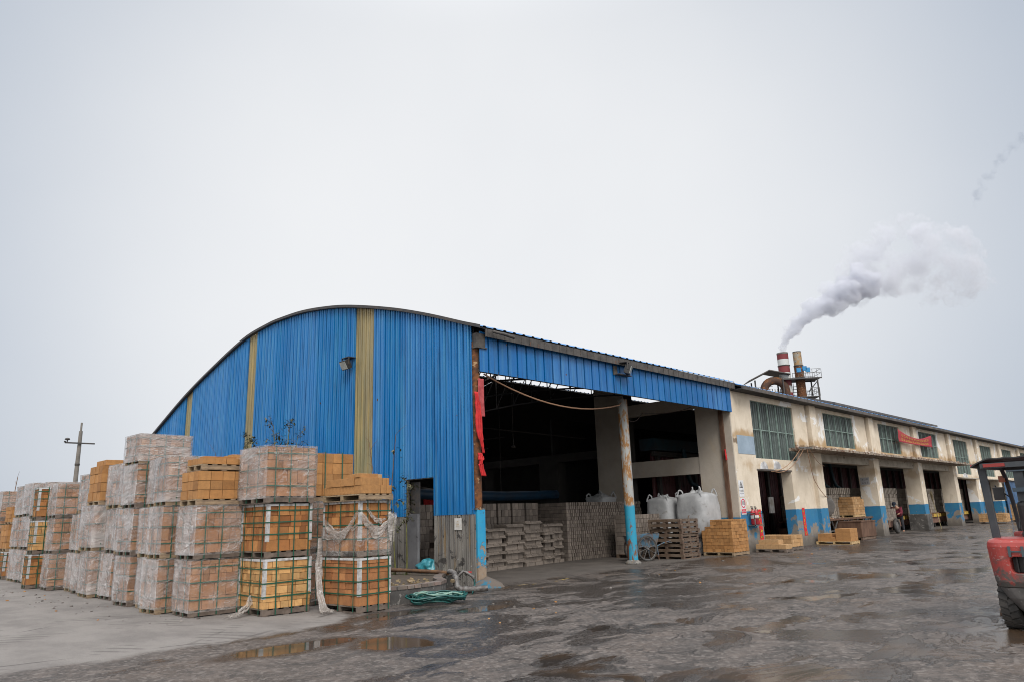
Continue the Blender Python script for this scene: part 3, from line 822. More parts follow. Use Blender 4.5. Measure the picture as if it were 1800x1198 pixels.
# long blue duct and far light inside
t = thing('air_duct', 'long dark blue round duct sagging across the back of the open bay', 'duct')
mb = MB(); mb.tube([(1,9.5,2.95),(4,9.4,2.6),(7,9.2,2.45),(10,9,2.4),(13.0,8.8,2.45)],.20,14); mb.build('duct', basic('dark_blue_duct', (.012,.05,.10), (.02,.04,.07), 2, .5), t)
mb = MB()
for x in (4,10): mb.tube([(x,9.3,2.6),(x,9.3,arch(9.3)-.1)],.015,5)
mb.build('hanger', dark_steel, t)
t = thing('notice_board', 'small red and green notice board glimpsed at the back of the open bay', 'notice board', (8.9,13.2,0))
mb = MB(); mb.box((0,0,2.05),(.9,.03,2.5)); mb.build('red_board', red_cloth, t)
mb = MB(); mb.box((-.15,0,1.85),(.85,.028,2.045)); mb.build('green_board', basic('mint_board', (.25,.6,.45)), t)
mb = MB(); mb.box((1.15,0,2.2),(1.95,.03,2.5)); mb.build('red_board', red_cloth, t)
mb = MB(); mb.box((.05,.0,0),(.1,.05,1.84)); mb.box((.75,.0,0),(.8,.05,1.84)); mb.build('post', grey_steel, t)
# ------------------------------------------------------------------ brick pallets in the yard
PH = .125
def pallet_mb(sx, sy, seed=0):
    r = random.Random(seed); mb = MB()
    for y in (0, sy/2-.04, sy-.08):
        mb.box((0,y,.018),(sx,y+.08,.098))
    n = max(5, int(sx/.16))
    for i in range(n):
        x = i*(sx-.1)/(n-1); mb.box((x+.002,-.004+r.random()*.01,.1),(x+.098,sy+.004-r.random()*.01,PH-.003))
    for x in (0.003, sx/2-.05, sx-.103): mb.box((x,.001,.0),(x+.1,sy-.001,.0165))
    return mb
def bricks_mb(sx, sy, h, lens, hs, seed, z0=PH, dep=.115, full_top=True, ragged=0):
    """outer courses of a brick load: boxes with small gaps round a dark core"""
    r = random.Random(seed); mb = MB()
    mb.box((.06,.06,z0),(sx-.06,sy-.06,z0+h-.02), 1)
    z = z0; k = 0
    while z < z0+h-.03:
        hh = r.choice(hs)
        if z+hh > z0+h-.035: hh = z0+h-z
        for side in range(4):
            L = sx if side % 2 == 0 else sy
            u = 0.0
            while u < L-.004:
                w = r.choice(lens)
                if L-u-w < min(lens)*.6: w = L-u
                j = (r.random()-.5)*.022; g = .0042
                a, b = u+g, u+w-g; top_ = z+hh-.006
                if side == 0: mb.box((a,j,z),(b,dep,top_),0)
                elif side == 1: mb.box((sx-dep,a,z+.0005),(sx+j,b,top_-.0005),0)
                elif side == 2: mb.box((a,sy-dep,z),(b,sy+j,top_),0)
                else: mb.box((j,a,z+.001),(dep,b,top_-.001),0)
                u += w
        z += hh; k += 1
    if full_top:
        y = dep
        while y < sy-dep-.02:
            x = dep; d = min(.23, sy-dep-y)
            while x < sx-dep-.02:
                w = min(r.choice(lens), sx-dep-x); mb.box((x+.002,y+.002,z0+h-.08),(x+w-.002,y+d-.002,z0+h-.004-r.random()*.008),0); x += w
            y += d
    return mb
def ring_h(z, sx, sy, w=.022, o=.008, tilt=0.0):
    mb = MB()
    M = Matrix.Translation((sx/2,sy/2,z)) @ Matrix.Rotation(tilt,4,'Y')
    X, Y = sx/2+o, sy/2+o; t = .004
    mb.box((-X,-Y-t,-w/2),(X,-Y,w/2),0,M); mb.box((-X,Y,-w/2),(X,Y+t,w/2),0,M)
    mb.box((-X-t,-Y-t,-w/2),(-X,Y+t,w/2),0,M); mb.box((X,-Y-t,-w/2),(X+t,Y+t,w/2),0,M)
    return mb
def ring_v(axis, u, sx, sy, z0, z1, w=.022, o=.009, lean=0.0):
    mb = MB(); t = .004
    if axis == 'x':
        for y0, y1 in ((-o-t,-o),(sy+o,sy+o+t)):
            M = Matrix.Translation((u,0,z0)) @ Matrix.Shear('XY',4,(lean,0)) if False else Matrix.Translation((u,0,z0)) @ Matrix.Rotation(lean,4,'Y')
            mb.box((-w/2,y0,0),(w/2,y1,z1-z0+o),0,M)
        mb.box((u-w/2+lean*(z1-z0),-o-t,z1+o),(u+w/2+lean*(z1-z0),sy+o+t,z1+o+t))
    else:
        for x0, x1 in ((-o-t,-o),(sx+o,sx+o+t)): mb.box((x0,u-w/2,z0),(x1,u+w/2,z1+o))
        mb.box((-o-t,u-w/2,z1+o),(sx+o+t,u+w/2,z1+o+t))
    return mb
def wrap_mb(sx, sy, z0, z1, seed=0, o=.030, amp=.014):
    mb = MB(); n = 12
    def P(x, y, z):
        d = noise.noise_vector(Vector((x*3.1+seed*7, y*3.1, z*4.3)))*amp
        e = noise.noise_vector(Vector((x*9+seed*3, y*9, z*13)))*amp*.4
        cx = (x-sx/2)/(sx/2); cy = (y-sy/2)/(sy/2)
        return Vector((x+cx*o+ (d.x+e.x)*abs(cx), y+cy*o+(d.y+e.y)*abs(cy), z+.5*d.z*(1 if z>z1-.01 else .2)))
    H = z1-z0
    # four walls as one loop, then the top
    per = []
    for i in range(n): per.append((sx*i/n,0))
    for i in range(n): per.append((sx,sy*i/n))
    for i in range(n): per.append((sx-sx*i/n,sy))
    for i in range(n): per.append((0,sy-sy*i/n))
    L = len(per); vs = []; nz = 12
    for k in range(nz+1):
        for x, y in per: vs.append(P(x,y,z0+H*k/nz))
    o0 = len(mb.v); mb.add(vs, [], 0)
    for k in range(nz):
        for i in range(L):
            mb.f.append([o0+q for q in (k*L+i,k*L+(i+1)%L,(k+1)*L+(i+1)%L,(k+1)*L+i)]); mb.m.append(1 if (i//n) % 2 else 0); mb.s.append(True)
    mb.grid(lambda u,v: P(sx*u,sy*v,z1)+Vector((0,0,.006)), n, n)
    # slack top edge: a rolled hem
    hem = [P(x,y,z1)+Vector((0,0,.004+.006*noise.noise((x*8,y*8,seed)))) for x,y in per]
    mb.tube(hem, .007, 6, 0, closed=True)
    return mb
def straps(root, sx, sy, z0, z1, zh, xv, yv, mat=None, seed=0, tilt=.01):
    r = random.Random(seed); m = mat or strap_mat
    for f in zh: ring_h(z0+(z1-z0)*f, sx, sy, o=.012, tilt=(r.random()-.5)*2*tilt).build('strap', m, root)
    for f in xv: ring_v('x', sx*f, sx, sy, .02, z1, o=.017, lean=(r.random()-.5)*2*tilt).build('strap', m, root)
    for f in yv: ring_v('y', sy*f, sx, sy, .02, z1, o=.017).build('strap', m, root)
def guards(root, sx, sy, z0, z1, top=True, cut=1.0):
    for x, y, a, b in ((0,0,1,1),(sx,0,-1,1),(0,sy,1,-1),(sx,sy,-1,-1)):
        mb = MB(); w = .05; o = .0055
        zb = z1-(z1-z0)*cut
        xa, xb = sorted((x-a*o, x+a*w)); ya, yb = sorted((y-b*o, y-b*(o+.004)))
        mb.box((xa,ya,zb),(xb,yb,z1+.006))
        xa, xb = sorted((x-a*o, x-a*(o+.004))); ya, yb = sorted((y-b*(o+.004), y+b*w))
        mb.box((xa,ya,zb),(xb,yb,z1+.006)); mb.build('corner_guard', guard_mat, root)
    if top:
        mb = MB(); o = .01; h = .03
        mb.box((-o,-o-.003,z1-h),(sx+o,-o,z1+.012)); mb.box((-o,sy+o,z1-h),(sx+o,sy+o+.003,z1+.012))
        mb.box((-o-.003,-o-.003,z1-h),(-o,sy+o+.003,z1+.012)); mb.box((sx+o,-o-.003,z1-h),(sx+o+.003,sy+o+.003,z1+.012))
        mb.build('edge_board', guard_mat, root)

GRP = 'brick pallets stacked in the yard'
PROTO = {}
def make_pallet(kind, sx, sy, h, label):
    root = thing('brick_pallet', label, 'brick pallet', group=GRP)
    z1 = PH+h
    if kind.startswith('W'):
        i = int(kind[1])
        wm = [wood_dirty, wood, wood_dirty, wood][i]
        pallet_mb(sx, sy, i).build('pallet', wm, root)
        lens, hs = [([.115,.23],[.17,.23,.23]),([.075,.15],[.23]),([.23,.2],[.115,.2]),([.09,.115],[.3,.23])][i]
        bricks_mb(sx, sy, h, lens, hs, 60+i).build('bricks', [BRK['pink'], core_mat], root)
        straps(root, sx, sy, PH, z1, (.2,.55,.86), (.16,.47,.84), (.3,.7), seed=i, tilt=.015)
        wrap_mb(sx, sy, .085, z1+.012, i).build('plastic_wrap', [film_milky_sheen, film_milky_sheen] if i == 3 else [film, film_milky_sheen], root)  # end faces whiter, sheen painted in; last variant milky all round
    else:
        wm = {'Y':wood_dirty,'O':wood_dirty,'R':wood_dirty,'T':wood_dirty,'B':wood}[kind[0]]
        pallet_mb(sx, sy, 9).build('pallet', wm, root)
        m, lens, hs = {'Y':('yellow',[.075,.115,.23,.15],[.115,.09,.13]),'O':('orange',[.115,.23,.2],[.2,.23,.17]),
                       'R':('red',[.23,.19],[.115,.17]),'T':('orange',[.23,.115],[.2,.23]),'B':('tan',[.23,.24],[.23,.235])}[kind[0]]
        bricks_mb(sx, sy, h, lens, hs, {'Y':3,'O':4,'R':5,'T':6,'B':8}[kind[0]]).build('bricks', [BRK[m], core_mat], root)
        if kind[0] != 'B':
            straps(root, sx, sy, PH, z1, (.24,.52,.8) if kind[0]!='O' else (.36,.62,.87), (.26,.6,.93), (.12,.5,.86), seed=7, tilt=.02)
            guards(root, sx, sy, PH, z1, cut=.8)
        else:
            straps(root, sx, sy, PH, z1, (), (.3,.72), (), seed=7)
        if kind[0] == 'T':
            wrap_mb(sx, sy, .03, PH+h*.45, 5).build('plastic_wrap', [film_thin, film_thin], root)
            # torn film hanging in swags
            rr = random.Random(12)
            def swag(p, q, sag, w, wid, seed):
                mb = MB(); p = Vector(p); q = Vector(q)
                nrm = Vector((-(q-p).y,(q-p).x,0)).normalized()
                if nrm.y > 0 and abs(nrm.y) > abs(nrm.x): nrm = -nrm
                if nrm.x > 0 and abs(nrm.x) > abs(nrm.y): nrm = -nrm
                def f(u, v):
                    c = p.lerp(q, u); c = c + Vector((0,0,-sag*sin(pi*u)**1.3))
                    ww = w*(.35+.65*sin(pi*min(1,u*.9+.1))**.8)*(1+.5*noise.noise((u*6,seed,0)))
                    fold = .035*noise.noise((u*5+seed, v*7, 1))+.018*sin(v*16+u*9+seed)
                    return c + Vector((0,0,-ww*v+.03*noise.noise((u*9,v*3,seed)))) + nrm*(.012+abs(fold)+wid*v*(1-v))
                mb.grid(f, 26, 14); return mb
            for a in (((-.03,sy*.9,.72),(-.03,-.02,.86),.30,.20,.03,1),((-.02,-.03,.86),(sx+.03,-.04,.78),.26,.22,.05,4),
                      ((-.02,sy*.95,.42),(-.02,0,.62),.05,.12,.03,6),((.1,-.03,.95),(sx*.8,-.03,.70),.1,.1,.03,7),
                      ((sx-.1,-.05,.84),(sx+.09,-.07,.80),.02,.55,.06,8)):
                swag(*a).build('torn_film', film_torn, root)
    return root
def put(kind, x, y, z, sx, sy, H, label, rz=0.0, flip=False):
    base = {'W':(1.1,.82,.87),'Y':(.9,1.1,.83),'O':(.9,1.08,.83),'R':(.70,1.2,.83),'T':(.68,1.2,.9),'B':(.95,.8,.9)}[kind[0]]
    first = kind not in PROTO
    if first: PROTO[kind] = make_pallet(kind, *base, label)
    sc = (sx/base[0], sy/base[1], H/(base[2]+PH))
    if first:
        o = PROTO[kind]; o.location = (x,y,z); o.rotation_euler = (0,0,rz); o.scale = sc
        o['first_used'] = 1
        del o['first_used']
    else: o = dup(PROTO[kind], (x,y,z), rz, label, GRP, sc)
    return o
ORD = ['first','second','third','fourth','fifth','sixth','seventh','eighth','ninth','tenth','eleventh','twelfth','thirteenth','fourteenth','fifteenth','sixteenth','seventeenth','eighteenth','nineteenth','twentieth']
LOOK = {'W0':'film-wrapped pinkish brick pallet','W1':'film-wrapped upright brick pallet','W2':'dirty film-wrapped brick pallet','W3':'milky film-wrapped brick pallet','B':'bare tan block pallet with green straps','O':'green-strapped orange brick pallet','Y':'green-strapped yellow brick pallet','R':'green-strapped red-orange brick pallet'}
TIER = ['bottom tier','second tier','third tier','fourth tier']
r4 = random.Random(5)
# hand-made front stacks
put('R', -4.3, -1.56, 0, .70, 1.2, .93, 'green-strapped red-orange brick pallet at the bottom beside the planter', .05)
put('T', -4.28, -1.52, .945, .68, 1.16, 1.0, 'brick pallet in torn grey film, middle one of the stack beside the planter', .04)
put('Y', -5.5, -.36, 0, .90, 1.08, .965, 'pallet of pale yellow small bricks in green straps, at ground level', -.05)
put('O', -5.47, -.33, .985, .88, 1.06, .955, 'orange brick pallet in green straps between the yellow bricks and wrapped bricks', -.03)
put('W0', -5.55, -.40, 1.96, .96, 1.13, 1.04, 'film-wrapped brick pallet topmost above the orange strapped pallet', -.02)
put('W0', -6.33, .75, 0, 1.02, .82, .98, 'film-wrapped brick pallet at the bottom, next left of the yellow bricks', -.03)
put('W0', -6.30, .75, .995, 1.02, .82, .96, 'film-wrapped brick pallet under the bare tan blocks and small extra pallet', .02)
# tan blocks with a second little pallet on top
t = put('B', -6.32, .77, 1.965, .98, .80, .60, 'bare pallet of tan blocks under a second small pallet of tan blocks', 0)
t.scale = (1,1,1); 
for c in list(t.children):
    if c.name.startswith('strap'): bpy.data.objects.remove(c)
for c in t.children:
    if c.name.startswith('bricks'): c.data = bricks_mb(.98, .78, .52, [.235,.23], [.17,.175], 8).mesh('bricks', [BRK['tan'], core_mat])
    else: c.data = pallet_mb(.95, .8, 3).mesh('pallet', [wood])
PROTO.pop('B')
t = thing('brick_pallet', 'small pallet with one course of tan blocks on top of the bare tan blocks', 'brick pallet', (-6.24,.83,2.62), .01, GRP)
pallet_mb(.85, .7, 4).build('pallet', wood, t)
bricks_mb(.84, .7, .12, [.23,.235], [.12], 9).build('bricks', [BRK['tan'], core_mat], t)
mb = MB(); mb.box((.12,.2,.247),(.75,.42,.285)); mb.build('loose_course', BRK['tan'], t)

# the long front row, then the second row behind it: (x, y, sx, sy, [(kind, height)...])
ROW = [
 (-6.50,1.89,1.1,.74,[('W1',1.0),('W1',1.0),('W3',.97)]),
 (-6.28,2.80,1.1,.82,[('W3',1.0),('W1',1.0),('W3',1.0)]),
 (-6.34,3.96,1.1,.82,[('W2',1.02),('W2',1.0),('W2',.95),('W3',.66)]),
 (-6.15,4.88,1.1,.80,[('W1',1.03),('W3',1.03),('W3',1.02)]),
 (-6.12,5.85,1.1,.84,[('W0',1.03),('W0',1.03),('W1',1.05)]),
 (-6.24,6.98,1.1,1.0,[('W3',1.08),('W3',1.09),('B',1.0)]),
 (-6.05,8.15,1.1,.9,[('W2',1.0),('W1',1.02),('W3',1.0)]),
 (-5.95,9.25,1.1,.9,[('W1',1.0),('W2',1.0)]),
 (-6.25,10.64,1.1,.85,[('W2',.97),('W0',.97),('W0',.96)]),
 (-6.42,12.0,1.0,.5,[('O',.95),('Y',.95),('O',.95)]),
 (-6.02,12.75,1.1,.85,[('W3',1.0),('W1',1.0),('W3',1.05)]),
 (-5.98,13.75,1.1,.85,[('W1',1.0),('W3',1.0),('W0',1.05)]),
 (-5.90,15.0,1.1,1.05,[('W2',1.03),('W0',1.05),('W2',1.07)]),
 (-5.88,16.25,1.1,.95,[('W1',1.03),('W1',1.04),('W3',1.05)]),
 (-5.87,18.05,1.1,.95,[('O',.93),('B',.95),('B',.62)]),
 (-5.95,19.3,1.1,.95,[('W2',1.0),('W0',1.03),('W2',1.05)]),
 (-5.9,20.6,1.1,1.0,[('W1',1.0),('W1',1.0),('B',.9)]),
]
BACK = [
 (-4.2,.35,.95,.95,[('W2',1.0),('W2',1.0),('B',1.0)], 'behind the torn-film stack'),
 (-5.15,2.2,1.0,.9,[('W2',1.0),('W1',1.0),('W0',.98)], 'behind the bare tan blocks'),
 (-4.95,4.2,1.05,.9,[('W2',1.0),('W2',1.0),('W0',1.0)], 'in the second row near the wall'),
 (-4.9,6.2,1.05,.9,[('W1',1.0),('W2',1.0),('W3',1.05)], 'deep in the second row behind wrapped stacks'),
 (-4.9,8.3,1.05,.9,[('W1',1.0),('W2',1.0),('W0',1.05)], 'behind the stack topped with bare tan blocks'),
 (-4.7,13.4,1.05,.9,[('W1',1.0),('W2',1.0),('W0',1.2)], 'in the second row towards the utility pole'),
]
for i, (x, y, sx, sy, tiers) in enumerate(ROW):
    z = 0
    for k, (kd, H) in enumerate(tiers):
        put(kd, x+(r4.random()-.5)*.06+.01*k, y+(r4.random()-.5)*.05, z, sx, sy*(1+(r4.random()-.5)*.03), H-.012,
            f"{LOOK[kd]}, {TIER[k]}, {ORD[i+3]} stack from the planter", (r4.random()-.5)*.11); z += H
for i, (x, y, sx, sy, tiers, where) in enumerate(BACK):
    z = 0
    for k, (kd, H) in enumerate(tiers):
        put(kd, x, y, z, sx, sy, H-.012, f"{LOOK[kd]}, {TIER[k]}, {where}", (r4.random()-.5)*.06); z += H

# loose bricks and blocks (each one a thing)
def brick(dim, loc, rz, label, group, mat=None, cat='brick', name='brick'):
    mb = MB(); mb.box((-dim[0]/2,-dim[1]/2,0),(dim[0]/2,dim[1]/2,dim[2]))
    o = mb.build(name, mat or BRK['tan'], loc=loc, bevel=.004); o.rotation_euler = (0,0,rz)
    return tag(o, label, cat, group)
t = thing('wooden_pallet', 'empty-edged wooden pallet holding the loose tan blocks above the torn film', 'pallet', (-4.33,-1.63,1.955), .05)
pallet_mb(.74, 1.22, 15).build('boards', wood, t)
LB = 'large loose tan block in the unstrapped heap topping the stack beside the planter'
LG = 'loose tan blocks heaped above the torn film'
bx, by, z = -4.33, -1.63, 2.08
ca = .05
def LP(u, v): return (bx+u*cos(ca)-v*sin(ca), by+u*sin(ca)+v*cos(ca))
def lb(u0, u1, v0, v1, z0, h, rz=0):
    p = LP((u0+u1)/2,(v0+v1)/2); brick((u1-u0-.004,v1-v0-.004,h), (p[0],p[1],z0), ca+rz, LB, LG)
for a, b in ((.0,.44),(.445,.57),(.575,.70)): lb(a,b,0,.23,z,.15)
for i in range(9): lb(.0,.23,.24+i*.105,.24+(i+1)*.105,z,.145)
for i in range(3): lb(.25,.70,.25+i*.30,.25+(i+1)*.30,z,.145)
lb(-.01,.40,.0,.20,z+.152,.14,.02)
for a, b in ((.41,.50),(.505,.585),(.59,.66)): lb(a,b,.02,.22,z+.152,.135)
lb(-.02,.20,.22,.62,z+.15,.14); lb(-.01,.2,.64,1.1,z+.15,.14); lb(.24,.66,.3,.6,z+.148,.14)
lb(-.03,.42,.05,.18,z+.295,.07,.03); lb(.0,.12,.24,.42,z+.293,.07)
p = LP(.47,.12); brick((.09,.12,.065),(p[0],p[1],z+.29),0,'single pale cream brick at the end of the loose block heap','', BRK['pale'])
COL.objects[-1].pop('group', None)
# bricks on top of the eighth stack and at the back
for k, (dx, dy) in enumerate(((.1,.15),(.1,.42),(.1,.68),(.55,.2),(.55,.5),(.55,.75))):
    brick((.40,.24,.13),(-6.14+dx+.15,6.98+dy+.1,3.17),.03*k-.05,'big tan block lying loose on top of the bare tan block pallet','loose tan blocks on the bare pallet top')
for k, (dx, dy) in enumerate(((0,0),(.28,.02),(.05,.3),(.3,.33))):
    brick((.25,.22,.10),(-4.85+dx,2.5+dy,2.99),.1*k,'tan brick lying on the wrapped pallet behind the bare tan blocks','tan bricks on the rear wrapped pallet')
# film scraps at the foot of the stacks
def scrap(name, label, loc, pts, w, seed, rz=0):
    t = MB()
    def f(u, v):
        k = u*(len(pts)-1); i = min(int(k), len(pts)-2); c = Vector(pts[i]).lerp(Vector(pts[i+1]), k-i)
        ww = w*(1-.7*u)*(1+.3*noise.noise((u*5,seed,2)))
        a = (v-.5)*2
        return c + Vector((a*ww*.6, -.05*abs(sin(v*11+u*4))+.03*noise.noise((u*7,v*8,seed)), .02*noise.noise((v*9,u*9,seed))+ (.04*abs(sin(v*14))*(1-u))))
    t.grid(f, 24, 20); o = t.build(name, film_torn, loc=loc); o.rotation_euler = (0,0,rz)
    tag(o, label, 'plastic scrap')
scrap('film_scrap','torn grey plastic film hanging down between the yellow and red-orange pallets',(-4.62,-.62,0),[(-.10,-.45,.02),(-.04,-.25,.04),(0,-.1,.3),(.03,-.02,.6),(.05,0,.85),(.06,.02,1.3)],.20,3,.2)
scrap('film_scrap','crumpled film scrap on the ground between wrapped pallet and yellow bricks',(-5.62,.1,0),[(-.35,-.15,.02),(-.1,-.08,.08),(.1,0,.2),(.14,.06,.34)],.22,6,.1)
# ------------------------------------------------------------------ planter, pipe, hose, plants by the corner
t = thing('planter', 'low grey rendered planter with brick rim against the blue wall', 'planter', (-2.6,-.5,0))
mb = MB(); out = []
# outline (world): curved low wall from the pallet stack to the wall base
OUT = [(-3.35,-1.05),(-2.9,-1.12),(-2.4,-1.12),(-1.95,-1.0),(-1.6,-.75),(-1.42,-.45),(-1.2,-.1),(-.9,.25),(-.5,.55),(-.08,.75)]
IN_ = [(-3.30,-.88),(-2.88,-.94),(-2.42,-.94),(-2.02,-.83),(-1.73,-.62),(-1.58,-.36),(-1.34,0.0),(-1.0,.37),(-.57,.70),(-.08,.92)]
def loop(z): return [(a,b,z) for a,b in OUT], [(a,b,z) for a,b in IN_]
n = len(OUT); off = Vector((2.6,.5,0))
o0 = [Vector((*p,0))+off for p in OUT]; o1 = [Vector((*p,.27))+off for p in OUT]
i0 = [Vector((*p,0))+off for p in IN_]; i1 = [Vector((*p,.27))+off for p in IN_]
for k in range(n-1):
    mb.add([o0[k],o0[k+1],i0[k+1],i0[k],o1[k],o1[k+1],i1[k+1],i1[k]], [(4,5,6,7),(0,1,5,4),(2,3,7,6)])
mb.add([o0[0],i0[0],i1[0],o1[0]],[(0,3,2,1)])
mb.build('wall', wet_conc, t)
mb = MB(); r6 = random.Random(2)
seglen = 0
for k in range(n-1):
    a, b = Vector((*OUT[k],0)), Vector((*OUT[k+1],0)); c, d = Vector((*IN_[k],0)), Vector((*IN_[k+1],0))
    m = max(1, int((b-a).length/.16))
    for q in range(m):
        u0, u1 = (q+.04)/m, (q+.96)/m
        ex = .02
        P0 = a.lerp(b,u0); P1 = a.lerp(b,u1); Q0 = c.lerp(d,u0); Q1 = c.lerp(d,u1)
        nrm = (P0-Q0).normalized()*ex; zt = .328+r6.random()*.008; zz = Vector((0,0,.272)); zt = Vector((0,0,zt))
        mb.add([P0+nrm+zz+off,P1+nrm+zz+off,Q1+zz+off,Q0+zz+off,P0+nrm+zt+off,P1+nrm+zt+off,Q1+zt+off,Q0+zt+off],[(3,2,1,0),(4,5,6,7),(0,1,5,4),(1,2,6,5),(2,3,7,6),(3,0,4,7)])
mb.build('brick_rim', basic('rim_brick', (.17,.125,.105), (.11,.10,.09), 6, .9, island=.7, bscale=30), t)
mb = MB()
SO = IN_ + [(-.06,4.0),(-3.3,4.0)]
mb.add([Vector((a,b,.262+ .0*i))+off for i,(a,b) in enumerate(SO)], [tuple(range(len(SO)))])
mb.build('soil', soil, t)
mb = MB()
for i in range(60):
    x = -3.2+r6.random()*1.9; y = -.75+r6.random()*1.4; s = .02+r6.random()*.045
    mb.cbox((x+2.6,y+.5,.265+s*.3),(s*1.5,s,s),0,rz=r6.random()*3,rx=r6.random())
mb.build('clods', basic('clod', (.16,.12,.08), (.3,.22,.12), 4, .95, island=.8), t)

# corrugated grey leaf leaning by the opening
t = thing('metal_sheet', 'grey upright metal slab standing beside the gap in the gable wall', 'metal sheet', (-.16,2.06,0))
mb = MB(); mb.box((0,0,.27),(.07,.46,1.72)); mb.build('slab', basic('grey_slab', (.15,.15,.155), (.09,.09,.095), 2, .6, c3=(.03,.03,.03), s3=3, l3=.6, h3=.64), t, bevel=.008)
mb = MB(); mb.box((-.004,.1,1.55),(.0,.25,1.56)); mb.build('slot', dark_steel, t)
# plastic bag
t = MB()
def bagf(u, v):
    a = 2*pi*u; h = v
    r = .26*(sin(pi*min(1,h*.86+.14)))**.55
    k = noise.noise((cos(a)*2.2,sin(a)*2.2,h*3))*.09 + noise.noise((cos(a)*6,sin(a)*6,h*7))*.035
    return ((r+k)*cos(a)*.8, (r+k)*sin(a)*1.25, h*.34+.05*noise.noise((a*1.3,h*2,4)))
t.grid(bagf, 36, 16)
b_ = basic('teal_plastic_bag', (.03,.20,.25), (.05,.27,.32), 4, .3, bscale=12, bstr=.8)
tag(t.build('plastic_bag', b_, loc=(-.02,1.82,.27)), 'crumpled teal plastic bag slumped at the gap in the gable wall', 'plastic bag')
# log / pipe on the planter, wrapped water pipe
tag(( lambda m: (m.tube([(-.9,3.2,.36),(-.75,2.4,.38),(-.62,1.6,.37),(-.55,.9,.36),(-.52,.45,.34)],[.045,.05,.04,.045,.05],10), m.build('wooden_log', twig_m))[1])(MB()), 'long brown stripped log lying across the planter soil', 'log')
t = thing('water_pipe', 'lagged silver water pipe with red-handled tap by the cyan pillar', 'water pipe', (-1.2,-.3,0))
lag = basic('silver_lagging', (.15,.145,.14), (.06,.05,.045), 12, .5, .2, bscale=25, bstr=.8)
mb = MB(); mb.tube([(.68,.72,.38),(.45,.35,.40),(.15,-.1,.40),(.0,-.28,.38)],.055,10); mb.build('pipe', basic('grey_pipe', (.22,.21,.2), (.14,.12,.11), 5, .6), t)
mb = MB(); mb.tube([(.0,-.26,.40),(-.06,-.38,.34),(-.08,-.42,.16),(.0,-.5,.09),(.2,-.68,.09),(.42,-.86,.10)],[.06,.065,.07,.075,.07,.06],12); mb.build('lagged_pipe', lag, t)
mb = MB(); mb.tube([(-.02,-.40,.36),(.06,-.48,.46),(.1,-.52,.44)],.03,8); mb.tube([(.1,-.52,.44),(.2,-.62,.36),(.22,-.64,.30)],.035,8); mb.build('tap', lag, t)
mb = MB(); mb.cbox((.15,-.56,.44),(.13,.03,.022),0,rz=-.7); mb.build('tap_handle', red_cloth, t)
mb = MB(); mb.tube([(.22,-.64,.31),(.235,-.66,.2),(.20,-.64,.08),(.05,-.78,.02)],.016,8); mb.build('hose_end', hose_m, t)
# coiled hose
t = thing('hose_coil', 'coiled dark green garden hose heaped on the wet ground below the planter', 'hose', (-2.62,-1.72,0), -.55)
t.scale = (1.4,1.4,1.25)
rr = random.Random(9)
def coil(nl, r0, h0, ph):
    pts = []
    for i in range(nl*28):
        a = 2*pi*i/28+ph; k = i/28
        e = noise.noise((k*.9, ph, cos(a)*.9))*.16+noise.noise((k*2.3,cos(a)*2,sin(a)*2+ph))*.06
        pts.append(((r0+e)*1.35*cos(a)+.03*sin(k*3), (r0+e)*.62*sin(a)+.02*cos(k*2.2), h0+.016+.10*abs(noise.noise((k*1.9,sin(a)*1.6,ph+cos(a))))+.011*k))
    return pts
mb = MB(); mb.tube(coil(9,.26,.0,.3),.0135,7); mb.tube(coil(4,.20,.05,1.4),.0135,7); mb.build('hose', hose_m, t)
mb = MB(); mb.tube(coil(2,.23,.10,2.1)[:44],.013,7); mb.tube(coil(1,.15,.09,.2),.013,7); mb.build('pale_hose', hose_l, t)

# bamboo plants: each a thing with stem, twigs and leaves
def bamboo(x, y, h, lean, label, nleaf=60, z0=.26, r0=.02, bare=False, top=.45, seed=0, spread=.35):
    r = random.Random(seed)
    t = thing('bamboo_plant', label, 'bamboo', (x,y,z0), 0, None)
    mb = MB(); pts = []; n = 9
    for i in range(n+1):
        u = i/n; pts.append((lean[0]*u*u+.02*sin(u*7+seed), lean[1]*u*u+.02*cos(u*5+seed), h*u))
    mb.tube(pts, [r0*(1-.6*i/n) for i in range(n+1)], 7)
    mb.build('stem', twig_m if bare else bamboo_m, t)
    mb = MB(); lf = MB()
    k = 7 if not bare else 4
    for i in range(k):
        u = 1-top+top*i/(k-1) if k > 1 else 1
        b = Vector((lean[0]*u*u, lean[1]*u*u, h*u))
        a = r.random()*6.28; d = Vector((cos(a)*.35, sin(a), .35+r.random()*.5))*spread*(.5+r.random()*.8)
        e = b+d; mid = b+d*.5+Vector((0,0,.03))
        mb.tube([b,mid,e],[.005,.004,.002],5)
        if bare and i % 2: continue
        for q in range(int(nleaf/k)):
            c = b.lerp(e, .45+.6*r.random()) + Vector((r.gauss(0,.05),r.gauss(0,.06),r.gauss(-.02,.05)))
            L = (.10+.08*r.random())*(1.0 if h > 4 else 1); aa = r.random()*6.28; el = -.9+r.random()*1.3
            dx = Vector((cos(aa)*cos(el),sin(aa)*cos(el),sin(el))); sd = dx.cross(Vector((0,0,1)))
            if sd.length < .05: continue
            sd = sd.normalized()*L*.2; m = c+dx*L*.45
            lf.add([c, m+sd, c+dx*L, m-sd, m+Vector((0,0,-.006))],[(0,1,4),(1,2,4),(2,3,4),(3,0,4)])
    mb.build('twigs', twig_m, t)
    if lf.v: lf.build('leaves', leaf_m, t)
bamboo(-.62,1.92,2.25,(.0,-.05),'leafy bamboo stem in the planter right beside the gap in the wall',130,seed=1,top=.5,spread=.3)
bamboo(-.70,2.30,2.0,(-.02,.1),'leafy bamboo stem in the middle of the planter by the blue wall',120,seed=2,top=.5,spread=.32)
